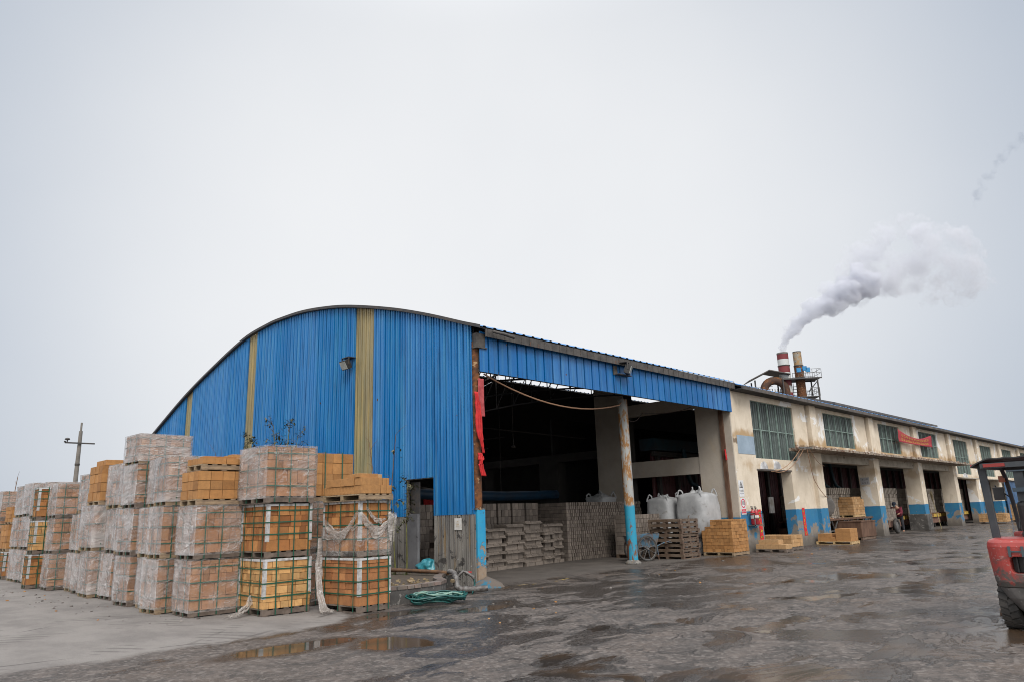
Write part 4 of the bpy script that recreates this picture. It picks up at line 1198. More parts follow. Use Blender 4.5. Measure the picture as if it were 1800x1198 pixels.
bamboo(-.66,2.62,3.5,(0,-.30),'tall nearly bare bamboo stem with reddish tip leaning at the blue wall',26,seed=3,bare=True,top=.5)
bamboo(-.72,3.0,3.4,(.0,.45),'bare brown bamboo stem snapped at the top by the skylight strip',0,seed=4,bare=True,top=.2,r0=.02)
bamboo(-.70,8.15,4.55,(0,-.25),'bamboo with dark leaf tufts rising above the topmost wrapped pallet',150,z0=0,seed=5,top=.28,spread=.75,r0=.03)
bamboo(-.75,8.5,4.7,(0,.35),'slender leafy bamboo left of the taller one above wrapped pallet',80,z0=0,seed=9,top=.2,spread=.6,r0=.02)
bamboo(-.72,7.6,4.2,(0,-.25),'drooping leafy bamboo right of the taller one above wrapped pallet',90,z0=0,seed=6,top=.16,spread=.4,r0=.016)
bamboo(-.75,10.5,4.5,(0,.2),'bushy bamboo tops in front of the middle skylight strip',170,z0=0,seed=7,top=.18,spread=.55)
bamboo(-.8,12.9,4.15,(0,.2),'thin dry twig poking above the wrapped rear pallets',0,z0=0,seed=8,bare=True,top=.25,spread=.9)
# soil tufts of grass
mb = MB(); r8 = random.Random(4)
for cx, cy in ((-.7,2.3),(-.7,2.6),(-.62,1.95),(-2.9,-.3)):
    for i in range(26):
        a = r8.random()*6.28; x = cx+r8.gauss(0,.07); y = cy+r8.gauss(0,.07); h = .06+.1*r8.random()
        d = Vector((cos(a)*.04, sin(a)*.04, h)); s = Vector((-sin(a),cos(a),0))*.004
        p = Vector((x,y,.26)); mb.add([p-s,p+s,p+d],[(0,1,2)])
tag(mb.build('grass', basic('grass_blade', (.08,.12,.03), (.12,.11,.04), 6, .7)), 'sparse green grass tufts round the bamboo feet', 'grass', kind='stuff')

# paper notice, red cloths, lamps, camera
t = thing('paper_notice', 'weathered white paper notice taped to the streaked concrete wall', 'notice', (-.062,.46,1.30))
mb = MB(); mb.box((-.012,0,0),(-.004,.26,.28)); mb.build('sheet', paper_m, t)
mb = MB()
for i in range(4): mb.box((-.014,.08+.01*i,.09+.035*i),(-.0125,.19-.008*i,.1+.035*i))
mb.build('print', basic('faded_ochre_print', (.4,.28,.12)), t)
def cloth(label, pts, w, m, seed, fold=.03, name='red_cloth'):
    mb = MB()
    def f(u, v):
        k = v*(len(pts)-1); i = min(int(k), len(pts)-2); c = Vector(pts[i]).lerp(Vector(pts[i+1]), k-i)
        ww = w[min(int(v*len(w)),len(w)-1)]
        return c + Vector((ww*(u-.5)*.8, -fold*abs(sin(u*9+seed+v*3))-.01, .01*noise.noise((u*4,v*9,seed))))
    mb.grid(f, 14, 30)
    o = mb.build(name, m); s = o.modifiers.new('thickness','SOLIDIFY'); s.thickness = .006
    return tag(o, label, 'cloth')
cloth('faded red printed cloth hanging from the top of the corner pipe',[(.14,-.08,4.95),(.15,-.08,4.4),(.16,-.08,4.0)],[.24],red_faded,2,.015)
cloth('bright red cloth strip tied round the corner pipe halfway up',[(-.04,-.07,4.6),(.0,-.10,4.2),(.03,-.11,3.6),(.10,-.11,3.3),(.14,-.10,3.1)],[.13,.2,.24,.22,.14,.1],red_cloth,5,.05)
cloth('knotted red cloth end hanging below the longer red strip on the pipe',[(.02,-.09,3.1),(.04,-.12,2.95),(.05,-.10,2.8),(.12,-.1,2.55)],[.16,.22,.1,.2,.22],red_cloth,8,.06)
cloth('little red rag tied to the downpipe at the far end of the bay',[(12.92,.28,3.75),(12.9,.26,3.55),(12.92,.26,3.35)],[.05,.16,.12],red_cloth,3,.03)
def flood(loc, rz, label, tilt=.5):
    t = thing('floodlight', label, 'floodlight', loc, rz, 'floodlights on the warehouse')
    M = Matrix.Rotation(tilt,4,'X')
    mb = MB(); mb.box((-.17,-.07,-.15),(.17,.07,.13),0,M)
    for i in range(6): mb.box((-.15+i*.055,.07,-.13),(-.14+i*.055,.11,.11),0,M)
    mb.build('housing', black_pl, t, bevel=.012)
    mb = MB(); mb.box((-.145,-.085,-.125),(.145,-.0705,.105),0,M); mb.build('lens', glass_lamp, t)
    mb = MB(); mb.box((-.19,-.02,-.02),(-.172,.02,.2)); mb.box((.172,-.02,-.02),(.19,.02,.2)); mb.box((-.19,-.02,.2),(.19,.25,.22)); mb.build('bracket', dark_steel, t)
flood((-.28,5.43,6.20), -pi/2, 'black floodlight on the blue gable beside the widest skylight strip')
flood((6.1,-.42,5.86), .5, 'black floodlight under the eave in the middle of the blue fascia', .35)
mb = MB(); mb.box((5.75,-.3,5.70),(6.45,-.13,5.72)); mb.box((5.7,-.14,5.7),(5.9,-.125,5.98)); mb.build('lamp_shelf', grey_trim, WH)
t = thing('security_camera', 'twin tube security camera under the eave at the warehouse corner', 'camera', (.62,-.42,6.08))
mb = MB(); mb.tube([(-.3,.02,.04),(.12,-.05,.0)],.035,10); mb.tube([(.0,.0,.03),(.42,-.03,-.02)],.04,10); mb.build('body', grey_trim, t)
mb = MB(); mb.tube([(-.2,.02,.05),(-.2,.15,.08)],.015,6); mb.build('bracket', dark_steel, t)
# slack cables
def cable(label, pts, r, m, name='cable'):
    mb = MB(); out = []
    for i in range(len(pts)-1):
        a, b, sag = Vector(pts[i][:3]), Vector(pts[i+1][:3]), pts[i][3] if len(pts[i]) > 3 else 0
        for k in range(13 if i == len(pts)-2 else 12):
            u = k/12; out.append(a.lerp(b,u)-Vector((0,0,sag*4*u*(1-u))))
    mb.tube(out, r, 5); tag(mb.build(name, m), label, 'cable')
cab = basic('tan_cable', (.35,.2,.12), rough=.6); cabd = basic('dark_cable', (.05,.035,.03), rough=.6)
cable('tan cable sagging under the blue fascia between pipe and column',[(.4,.05,5.12,.42),(6.9,.6,4.95,.0),(7.3,.8,5.1)],.022,cab)
cable('dark cable drooping from the front column to the side wall',[(7.5,.9,4.7,.25),(9.5,1.5,5.0,.1),(13,1.6,5.5)],.012,cabd)
cable('thin cable looping from the canopy bracket to the first door',[(16.9,-.95,3.86,.25),(15.9,-.06,2.98)],.014,cab)
cable('second cable looping from the canopy bracket beside the first',[(17.2,-.95,3.86,.3),(16.3,-.06,2.96)],.014,cab)
cable('long cable running from the canopy bracket down to the column',[(17.5,-.95,3.86,.25),(19.0,-.5,2.6,.1),(21.2,-.1,1.9)],.014,cab)
cable('short cable from canopy bracket to the column head',[(17.7,-.95,3.88,.15),(21.0,-.2,3.3)],.012,cab)
# ------------------------------------------------------------------ in front of the bay and the factory
def bulk_bag(loc, sx, sy, h, label, seed):
    t = thing('bulk_bag', label, 'bulk bag', loc, 0, 'white bulk bags beside the open bay')
    mb = MB()
    def f(u, v):
        a = 2*pi*u
        if v < .85:
            k = v/.85; z = h*k
            b = .90+.10*sin(pi*min(1,k*1.02))**.7
            if k < .08: b *= .8+.2*(k/.08)**.5
        else:
            k = (v-.85)/.15; z = h+.10*sin(k*1.5); b = .90*max(0.0,1-k)**.8
        ca, sa = cos(a), sin(a); e = .42
        x = (abs(ca)**e)*(1 if ca>0 else -1); y = (abs(sa)**e)*(1 if sa>0 else -1)
        w = 1+.035*noise.noise((ca*2+seed,sa*2,z*2))+.015*noise.noise((ca*7+seed,sa*7,z*9))
        return (x*sx/2*b*w, y*sy/2*b*w, z+.03*noise.noise((ca*3,sa*3,seed+v*4)))
    mb.grid(f, 56, 30); mb.build('sack', bag_m, t)
    r = random.Random(seed)
    for qx, qy in ((-1,-1),(1,-1),(1,1),(-1,1)):
        mb = MB(); c = Vector((qx*sx*.40,qy*sy*.40,h-.06)); d = Vector((-qx*.16+r.gauss(0,.06),-qy*.16+r.gauss(0,.06),0)); H = .22+.16*r.random()
        pts = [c+d*(i/10)+Vector((r.gauss(0,.01),r.gauss(0,.01),H*sin(pi*i/10)**.7)) for i in range(11)]
        mb.tube(pts, .028, 6); mb.build('lifting_loop', bag_m, t)
    mb = MB()
    def g(u, v):
        a = 2*pi*u; rr = (.10+.20*v)*(1+.35*noise.noise((cos(a)*2,sin(a)*2,seed)))
        return (rr*cos(a)*sx, rr*sin(a)*sy, h+.16-.13*v+.07*noise.noise((cos(a)*3,sin(a)*3,v*3+seed)))
    mb.grid(g, 30, 8); mb.build('filling_spout', bag_m, t)
    mb = MB(); mb.tube([(-sx*.49,-.02,h*.52),(-sx*.515,0,h*.5),(-sx*.52,.02,h*.42)],.012,5); mb.build('tie', twig_m, t)
bulk_bag((12.27,1.22,.62),1.44,1.25,1.5,'bulging white bulk bag nearest the wall, set up high beside the bricks',1)
bulk_bag((12.34,1.45,0),1.15,1.2,.60,'squashed lower white bulk bag under the raised one by the wall',4)
bulk_bag((11.95,2.5,.25),1.1,1.1,1.75,'round-topped white bulk bag left of the raised one, behind pallets',2)
bulk_bag((12.3,5.75,.3),1.1,1.1,1.9,'grey-white slumped bulk bag furthest back behind the grey bricks',3)

# stack of empty pallets
EP = None
for k in range(8):
    lab = f"empty dark wooden pallet beside the wheelbarrow, {['lowest','second','third','fourth','fifth','sixth','seventh','topmost'][k]} of the stack counted upwards"
    loc = (9.7+.02*((k*7)%3-1), .43+.02*((k*5)%3-1), k*.163)
    if k == 0:
        EP = thing('empty_pallet', lab, 'pallet', loc, 0, 'stack of empty pallets')
        for x in (0,.5,1.0):
            for y in (0,.6,1.2): mb = MB(); mb.box((x,y,.022),(x+.1,y+.1,.108)); mb.build('block', wood_dark, EP)
        mb = MB()
        for y in (0.005,.6,1.195): mb.box((0.002,y,.0),(1.098,y+.1,.02))
        for i in range(7): mb.box((i*.165,.002,.135),(i*.165+.12,1.298,.156))
        for y in (-.006,1.278): mb.box((-.004,y,.072),(1.104,y+.028,.1335))
        for x in (-.0045,1.0765): mb.box((x,.023,.072),(x+.028,1.277,.1335))
        mb.build('boards', wood_dark, EP)
    else: dup(EP, loc, .015*((k*3)%5-2), lab)
# thicker side boards read as the brown bands
# tan bricks on pallet
t = thing('brick_pallet', 'tan brick pallet with stepped left side standing against the cream corner', 'brick pallet', (11.55,-.42,0), .03)
pallet_mb(1.2, 1.15, 2).build('pallet', wood, t)
mb = bricks_mb(1.2, .80, 1.1, [.115,.23], [.115], 31)
m2 = bricks_mb(1.2, .22, .86, [.115,.23], [.115], 32, full_top=True); mb.add([(a,b+.80,c) for a,b,c in m2.v], m2.f); mb.m[-len(m2.m):] = m2.m
m2 = bricks_mb(1.2, .13, .74, [.115,.23], [.115], 33, dep=.06); mb.add([(a,b+1.02,c) for a,b,c in m2.v], m2.f); mb.m[-len(m2.m):] = m2.m
mb.build('bricks', [BRK['tan'], core_mat], t)
# low piles
t = thing('brick_pallet', 'low pallet of pale tan bricks lying across the first doorway', 'brick pallet', (15.0,-.95,0), .0)
pallet_mb(1.0, 1.35, 2).build('pallet', wood_dirty, t)
bricks_mb(1.0, 1.35, .42, [.23,.3], [.14], 34).build('bricks', [BRK['pale'], core_mat], t)
t = thing('wooden_pallet', 'low dirty pallet with two courses of loose pale bricks by the doorway', 'pallet', (13.6,-1.35,0))
pallet_mb(.6, 1.15, 2).build('boards', wood_dirty, t)
PB = 'pale yellow brick lying loose in the two-course pile nearest the first doorway'
for i in range(4): brick((.5,.275,.16),(13.86,-1.35+.145+i*.285,.126),0,PB,'loose pale bricks by the first doorway',BRK['pale'])
for i in range(3): brick((.40,.245,.15),(13.88,-1.35+.42+i*.255,.288),0,PB,'loose pale bricks by the first doorway',BRK['pale'])
t = thing('wooden_pallet', 'fresh yellow pallet with large tan blocks before the first open bay', 'pallet', (19.3,-1.55,0))
pallet_mb(.9, 1.45, 2).build('boards', wood_new, t)
TB = 'large tan block on the fresh pallet before the first open bay'
for k in range(3): brick((.8,.6,.165),(19.75,-1.22,.126+k*.168),.0,TB,'tan blocks on the fresh pallet',BRK['tan'])
brick((.5,.22,.16),(19.6,-.78,.126),0,TB,'tan blocks on the fresh pallet',BRK['tan'])
brick((.7,.5,.16),(19.7,-.40,.126),.05,TB,'tan blocks on the fresh pallet',BRK['tan'])
brick((.65,.55,.14),(19.7,-.46,.288),-.05,TB,'tan blocks on the fresh pallet',BRK['tan'])

# wheelbarrow
wb_paint = basic('worn_blue_paint', (.05,.13,.2), (.12,.09,.07), 5, .7, bscale=18, c3=(.13,.06,.03), s3=6, l3=.55, h3=.6)
t = thing('wheelbarrow', 'battered blue two-wheeled barrow with big spoked wheels beside the column', 'wheelbarrow', (8.75,1.42,0), -.32)
mb = MB()
def tray(w0, w1, z0, z1, th):
    pass
B = [(-.42,-.26,.50),(.42,-.26,.46),(.42,.26,.46),(-.42,.26,.50)]; Tp = [(-.50,-.31,.82),(.55,-.31,.86),(.55,.31,.86),(-.50,.31,.82)]
Bi = [(x*.95,y*.95,z+.02) for x,y,z in B]; Ti = [(x*.96,y*.95,z) for x,y,z in Tp]
vs = B+Tp+Bi+Ti
fs = [(3,2,1,0),(8,9,10,11)]
for i in range(4):
    j = (i+1)%4; fs += [(i,j,4+j,4+i),(8+j,8+i,12+i,12+j),(4+i,4+j,12+j,12+i)]
mb.add(vs, fs); mb.build('tray', wb_paint, t)
for s in (-1,1):
    y = s*.37; M = Matrix.Translation((-.05,y,.40)) @ Matrix.Rotation(pi/2,4,'X')
    w = MB(); ring = [(.385*cos(a),.385*sin(a),0) for a in [2*pi*i/36 for i in range(36)]]
    w.tube(ring, .026, 8, closed=True); w.v = [tuple(M @ Vector(p)) for p in w.v]
    wo = w.build('wheel', tyre_m, t)
    w = MB(); ring = [(.352*cos(a),.352*sin(a),0) for a in [2*pi*i/36 for i in range(36)]]
    w.tube(ring, .013, 6, closed=True)
    for i in range(8): w.tube([(0,0,0),(.35*cos(i*pi/4+.3),.35*sin(i*pi/4+.3),0)], .010, 5)
    w.tube([(0,0,-.05),(0,0,.05)],.035,10); w.v = [tuple(M @ Vector(p)) for p in w.v]
    w.build('rim', grey_steel, wo)
mb = MB(); mb.tube([(-.05,-.4,.40),(-.05,.4,.40)],.016,8); mb.build('axle', dark_steel, t)
for s in (-1,1):
    mb = MB(); mb.tube([(-.4,s*.25,.47),(.4,s*.25,.44),(.75,s*.25,.55),(1.15,s*.25,.62),(1.3,s*.25,.63)],.017,8); mb.build('handle', wb_paint, t)
    mb = MB(); mb.tube([(.46,s*.24,.45),(.5,s*.25,.0)],.017,7); mb.tube([(.40,s*.24,.45),(.46,s*.245,.3)],.012,6); mb.build('leg', wb_paint, t)

# fire extinguishers on a wall rack
ext_red = basic('extinguisher_red', (.33,.012,.02), (.25,.01,.015), 3, .35)
for i in range(2):
    t = thing('fire_extinguisher', 'dark red fire extinguisher in the wall rack at the factory corner' if i == 0 else 'second red fire extinguisher in the rack, further from the corner', 'extinguisher', (13.75+.26*i,-.16,.98), 0, 'fire extinguishers in the wall rack')
    mb = MB(); mb.lathe([(0,0),(.085,0),(.09,.03),(.09,.42),(.075,.48),(.03,.52),(.03,.55),(0,.55)],18); mb.build('cylinder', ext_red, t)
    mb = MB(); mb.lathe([(.0,.551),(.032,.552),(.032,.60),(0,.60)],10); mb.box((-.10,-.012,.60),(.06,.012,.625)); mb.box((-.11,-.01,.65),(.03,.01,.67)); mb.tube([(.03,0,.58),(.1,-.02,.55),(.11,-.03,.3)],.01,6); mb.build('valve', dark_steel, t)
    mb = MB(); mb.lathe([(.0912,.22),(.0912,.34)],18); mb.build('label_band', paper_m, t)
t = thing('extinguisher_rack', 'grey steel wall rack holding the fire extinguishers', 'rack', (13.6,-.3,.9))
mb = MB(); mb.box((0,0,.04),(.7,.3,.07)); 
for x in (0,.67): mb.box((x,0,.0),(x+.03,.03,.5)); mb.box((x,.0,.47),(x+.03,.3,.5))
mb.box((0,0,.3),(.7,.02,.33)); mb.build('frame', grey_steel, t)

# signs
def text_obj(body, size, loc, rot, mat, parent=None, name='lettering', ext_=.002, al='CENTER'):
    cu = bpy.data.curves.new('txt','FONT'); cu.body = body; cu.size = size; cu.align_x = al; cu.align_y = 'CENTER'; cu.extrude = ext_
    tmp = bpy.data.objects.new('txt', cu); COL.objects.link(tmp)
    dg = bpy.context.evaluated_depsgraph_get(); me = bpy.data.meshes.new_from_object(tmp.evaluated_get(dg))
    bpy.data.objects.remove(tmp); bpy.data.curves.remove(cu)
    me.materials.clear(); me.materials.append(mat)
    o = bpy.data.objects.new(name, me); COL.objects.link(o); o.location = loc; o.rotation_euler = rot
    if parent: o.parent = parent
    return o
def strokes(mb, x0, z0, s, seed, y, f=None, th=.12):
    r = random.Random(seed)
    S = [(0,.9,1,.9),(.05,.55,.95,.55),(.5,.05,.5,1),(0,.1,1,.1),(.15,.3,.15,.9),(.85,.2,.85,.9),(.1,.35,.45,.05),(.9,.35,.55,.05)]
    r.shuffle(S)
    for a, b, c, d in S[:5]:
        dx, dz = c-a, d-b; L = sqrt(dx*dx+dz*dz); nx_, nz_ = -dz/L*th*.5, dx/L*th*.5
        q = [(a+nx_,b+nz_),(c+nx_,d+nz_),(c-nx_,d-nz_),(a-nx_,b-nz_)]
        P = [(x0+u*s, z0+v*s) for u, v in q]
        P = [f(u, v) if f else (u, y, v) for u, v in P]
        mb.add(P, [(3,2,1,0)])
        # thickness
white_sign = basic('white_sign_board', (.68,.69,.7), (.55,.55,.55), 5, .5)
t = thing('warning_sign', 'white warning sign with black triangle on the cream corner, above the speed sign', 'sign', (13.36,-.004,2.0))
mb = MB(); mb.box((-.19,-.012,0),(.19,0,.60)); mb.build('board', white_sign, t)
mb = MB()
def tri(r): return [(0,.40+r*1.0),(-.87*r,.40-.5*r),(.87*r,.40-.5*r)]
o_, i_ = tri(.165), tri(.12)
for k in range(3):
    j = (k+1)%3; mb.add([(o_[k][0],-.0145,o_[k][1]),(o_[j][0],-.0145,o_[j][1]),(i_[j][0],-.0145,i_[j][1]),(i_[k][0],-.0145,i_[k][1])],[(0,1,2,3)])
mb.prism([(-.045,.335),(-.012,.335),(0,.41),(.012,.335),(.045,.335),(.018,.47),(-.018,.47)], -.0145, -.0125, 'y')
for i in range(4): strokes(mb, -.155+i*.08, .19, .065, 90+i, -.0145)
mb.build('symbol', ink, t)
mb = MB()
for i in range(7): mb.box((-.15+i*.045,-.0145,.10),(-.12+i*.045,-.0125,.125))
mb.build('small_print', basic('sign_grey_print', (.25,.25,.28)), t)
t = thing('speed_sign', 'white speed sign with 10 in a red ring below the warning triangle', 'sign', (13.38,-.004,1.36))
mb = MB(); mb.box((-.18,-.012,0),(.18,0,.60)); mb.build('board', white_sign, t)
mb = MB(); n = 36
for k in range(n):
    a0, a1 = 2*pi*k/n, 2*pi*(k+1)/n
    mb.add([(.165*cos(a0),-.0145,.40+.165*sin(a0)),(.165*cos(a1),-.0145,.40+.165*sin(a1)),(.125*cos(a1),-.0145,.40+.125*sin(a1)),(.125*cos(a0),-.0145,.40+.125*sin(a0))],[(0,1,2,3)])
mb.box((-.165,-.0145,.04),(.165,-.0125,.19)); mb.build('red_ring', ink_red, t)
text_obj('10', .20, (0,-.0145,.40), (pi/2,0,0), ink, t, 'number')
mb = MB()
for i in range(4): strokes(mb, -.15+i*.078, .08, .065, 95+i, -.0165)
mb.build('caption', white_sign, t)
flower_m = basic('yellow_green_print', (.6,.42,.02), (.05,.16,.02), 22, .6, lo=.48, hi=.52)
for k, (x, lab) in enumerate(((14.60,'red festive paper strip with yellow flowers left of the first doorway'),(18.62,'red festive paper strip with yellow flowers right of the first doorway'))):
    t = thing('paper_couplet', lab, 'paper strip', (x,-.006,.40), 0, 'red paper strips by the first doorway')
    mb = MB(); mb.box((-.13,-.006,0),(.13,0,1.12)); mb.build('strip', basic('red_paper', (.6,.015,.015), (.5,.01,.02), 3, .6), t)
    r = random.Random(k+3)
    for i in range(5):
        mb = MB()
        cx, cz = (r.random()-.5)*.08, .12+i*.22
        for q in range(9): 
            a = r.random()*6.28; d = r.random()*.075; s = .012+.018*r.random()
            mb.prism([(cx+d*cos(a)+s*cos(j*1.05),cz+d*sin(a)+s*sin(j*1.05)) for j in range(6)], -.009-.0002*q, -.0065, 'y')
        mb.build('flower_print', flower_m, t)
t = thing('notice_plate', 'small pale plate with two rows of dark characters on the second bay column', 'sign', (27.385,.32,2.55), 0)
mb = MB(); mb.box((-.012,-.22,0),(0,.22,.36)); mb.build('plate', basic('pale_plate', (.34,.34,.35)), t)
mb = MB()
for rw in range(2):
    for i in range(3): strokes(mb, -.15+i*.11, .06+rw*.16, .085, 70+rw*3+i, 0, lambda u, v: (-.0135,-u,v))
mb.build('characters', ink, t)

# red banner, sagging
def bt(u): return 5.62-.36*sin(pi*u)**1.1-.03*u
def bb(u): return 4.91-.05*u-.02*sin(pi*u)
t = thing('banner', 'faded red banner with two rows of yellow characters sagging between upper windows', 'banner', (0,0,0))
mb = MB()
def bf(u, v): return (31.85+6.42*u, -.30+.03*sin(u*9)+.02*sin(v*6), bb(u)+(bt(u)-bb(u))*v)
mb.grid(bf, 40, 8); c = mb.build('cloth', basic('banner_red', (.36,.035,.045), (.27,.025,.035), 2, .75), t)
s_ = c.modifiers.new('thickness','SOLIDIFY'); s_.thickness = .008; s_.offset = 1
mb = MB()
def onb(u, v):
    p = bf(u, v); return (p[0], p[1]-.012, p[2])
for rw in range(2):
    nchar = 13 if rw == 0 else 14
    for i in range(nchar):
        u0 = .09+.82*i/nchar
        strokes(mb, 0, 0, 1, 200+rw*30+i, 0, lambda a, b, u0=u0, rw=rw: onb(u0+a*.046, (.56 if rw == 0 else .19)+b*.25), th=.17)
mb.build('characters', gold, t)
mb = MB()
for u, v in ((0,1),(1,1),(0,0),(1,0)):
    p = bf(u, v); mb.tube([p,(p[0]+(-.25 if u==0 else .25),-.02,p[2]+(.15 if v else -.1))],.01,5)
mb.build('cord', twig_m, t)

# work deck with bricks, lids, rusty tank
t = thing('work_deck', 'rusty plate deck on trestle legs filling the first open bay', 'work bench', (21.05,.15,0))
mb = MB(); mb.box((0,0,.90),(6.25,1.9,.97)); mb.build('deck_plate', rust_dark, t)
mb = MB()
for i in range(8):
    x = .15+i*.83; mb.beam((x,.05,.9),(x+.35,.1,.45),.04,.04); mb.beam((x+.7,.05,.9),(x+.35,.1,.45),.04,.04)
for x in (.05,3.0,6.1): mb.box((x,.05,0),(x+.08,.13,.9)); mb.box((x,1.7,0),(x+.08,1.78,.9))
mb.box((0,.08,.42),(6.25,.13,.47)); mb.build('trestle', grey_steel, t)
t = thing('brick_pallet', 'tan brick pallet standing on the rusty work deck', 'brick pallet', (25.35,.35,.975))
pallet_mb(1.5, 1.15, 5).build('pallet', wood_new, t)
mb = bricks_mb(1.5, 1.15, .74, [.3,.23], [.12], 36)
m2 = bricks_mb(1.2, .62, .12, [.23], [.12], 37, z0=PH+.741); mb.add([(a+.1,b+.05,c) for a,b,c in m2.v], m2.f); mb.m[-len(m2.m):] = m2.m
mb.build('bricks', [BRK['pale'], core_mat], t)
for k, (x, y, rz) in enumerate(((22.3,1.3,.25),(23.0,.95,.3))):
    t = thing('round_lid', ['pale grey round plate leaning at the back of the work deck','larger grey round plate leaning in front of the other plate'][k], 'plate', (x,y,.975), rz, 'round plates leaning on the work deck')
    mb = MB(); M = Matrix.Translation((0,0,.58+.02*k)) @ Matrix.Rotation(-.12,4,'Y') @ Matrix.Rotation(pi/2,4,'Y')
    mb.lathe([(0,-.02),(.55,-.02),(.58,0),(.55,.02),(0,.02)],36,M=M); mb.build('plate', basic('grey_plate_metal', (.2,.19,.18), (.14,.13,.12), 3, .7), t)
t = thing('rusty_tank', 'rusty steel box tank on a pallet under the work deck edge', 'tank', (22.9,-.75,0))
mb = MB(); mb.box((0,0,.13),(1.85,1.25,.83)); mb.build('body', rust_dark, t, bevel=.02)
mb = MB(); mb.box((-.02,-.02,.80),(1.87,1.27,.845)); mb.build('rim', rust_dark, t)
pallet_mb(1.7, 1.2, 3).build('pallet', wood_dark, t)
t = thing('elbow_duct', 'black bent duct elbow beside the bricks on the work deck', 'duct', (26.95,.75,.98))
mb = MB(); mb.tube([(-.45,.1,.42),(-.25,.05,.72),(0,0,.8),(.12,0,.65),(.14,0,.3),(.14,0,0)],.12,12); mb.box((-.3,-.25,0),(.35,.25,.03)); mb.build('elbow', black_pl, t)
mb = MB(); r = random.Random(8)
for i in range(36):
    mb.cbox((21.2+r.random()*2.6,.25+r.random()*.6,.985+r.random()*.03),(.05+.2*r.random(),.05+.08*r.random(),.03),0,rz=r.random()*3)
tag(mb.build('scrap', basic('scrap_bits', (.3,.14,.06), (.4,.38,.36), 1.3, .8, island=.9)), 'scattered metal and brick scrap on the left end of the deck', 'scrap', kind='stuff')
# lifting frame and bricks inside the first doorway
t = thing('hoist_post', 'grey steel hoist post with short arm just inside the first doorway', 'hoist', (16.2,.9,0))
mb = MB(); mb.box((0,0,0),(.09,.09,2.35)); mb.box((-.1,-.02,2.30),(.5,.11,2.42)); mb.beam((.05,.05,2.0),(.4,.05,2.32),.05,.05); mb.build('post', grey_steel, t)
t = thing('brick_pallet', 'dim brown brick stack on car inside the first doorway', 'brick pallet', (15.6,2.3,0))
mb = MB(); mb.box((0,0,.25),(3.2,1.2,.75)); mb.build('car', car_body, t)
mb = bricks_mb(3.2, 1.2, 1.35, [.3,.2], [.2,.12], 44, z0=.76); mb.build('bricks', [basic('dim_brown_brick', (.12,.075,.05), (.08,.05,.035), 6, .9, island=.6), core_mat], t)
mb = MB(); mb.box((16.9,.62,1.35),(17.3,.68,2.0)); tag(mb.build('switch_box', grey_steel), 'grey switch box on the inner jamb of the first doorway', 'switch box')

# handcart, worker, broom
t = thing('handcart', 'handcart heaped with grey bricks beside the worker in maroon', 'handcart', (29.55,.18,0))
mb = MB(); mb.box((0,0,.66),(1.9,.95,.72)); mb.beam((0,.1,.69),(-.8,.3,.95),.05,.05); mb.beam((0,.85,.69),(-.8,.65,.95),.05,.05)
for x in (.2,1.0,1.8): mb.beam((x,-.02,.66),(x-.3,.1,.2),.04,.04)
mb.build('bed', wood_dark, t)
for s, y in ((0,-.08),(1,1.03)):
    M = Matrix.Translation((1.0,y,.40)) @ Matrix.Rotation(pi/2,4,'X')
    w = MB(); ring = [(.32*cos(2*pi*i/32),.32*sin(2*pi*i/32),0) for i in range(32)]; w.tube(ring,.08,10,closed=True); w.v = [tuple(M @ Vector(p)) for p in w.v]; wo = w.build('wheel', tyre_m, t)
    w = MB(); w.lathe([(0,.05),(.12,.06),(.24,.02),(.25,-.02),(0,-.05)],20); w.v = [tuple(M @ Vector(p)) for p in w.v]; w.build('hub', grey_steel, wo)
mb = bricks_mb(1.6, .8, .58, [.115,.2], [.14], 51, z0=.722); mb.v = [(a+.1,b+.08,c) for a,b,c in mb.v]; mb.build('bricks', [BRK['grey'], core_mat], t)
# worker bending over the cart, facing -X
PW = thing('person', 'worker in maroon jacket and dark blue cap bending over the brick cart', 'person', (32.5,.5,0), 0)
def skin_mesh(name, verts, edges, radii, mat, parent, root=0, sub=2):
    me = bpy.data.meshes.new(name); me.from_pydata(verts, edges, []); me.update()
    o = bpy.data.objects.new(name, me); COL.objects.link(o)
    md = o.modifiers.new('skin','SKIN'); md.use_smooth_shade = True
    for i, r in enumerate(radii):
        d = me.skin_vertices[0].data[i]; d.radius = (r, r) if not isinstance(r, tuple) else r
        d.use_root = (i == root)
    sb = o.modifiers.new('sub','SUBSURF'); sb.levels = sub; sb.render_levels = sub
    dg = bpy.context.evaluated_depsgraph_get(); m2 = bpy.data.meshes.new_from_object(o.evaluated_get(dg))
    m2.name = name; m2.materials.clear(); m2.materials.append(mat)
    bpy.data.objects.remove(o)
    for p in m2.polygons: p.use_smooth = True
    q = bpy.data.objects.new(name, m2); COL.objects.link(q); q.parent = parent
    return q
skin_m = basic('skin', (.45,.26,.18), (.38,.21,.14), 9, .6)
navy = basic('navy_cloth', (.02,.03,.05), (.015,.02,.03), 6, .9)
trous = basic('dark_trousers', (.02,.022,.03), (.03,.03,.035), 6, .9)
maroon_c = basic('maroon_jacket', (.15,.012,.03), (.10,.008,.02), 5, .85)
V_ = [(0,0,.86),(-.12,0,1.06),(-.28,0,1.24),(-.40,0,1.36),(-.47,0,1.43),(-.56,0,1.50),   # pelvis, spine, chest, neck base, neck, head
      (.03,-.10,.82),(-.02,-.11,.48),(.06,-.11,.08),(-.08,-.11,.04),
      (.03,.10,.82),(-.08,.12,.48),(.0,.12,.08),(-.14,.12,.04),
      (-.34,-.19,1.28),(-.42,-.26,1.05),(-.62,-.20,1.0),(-.70,-.18,1.0),
      (-.34,.19,1.28),(-.44,.26,1.05),(-.64,.2,1.0),(-.72,.18,1.0)]
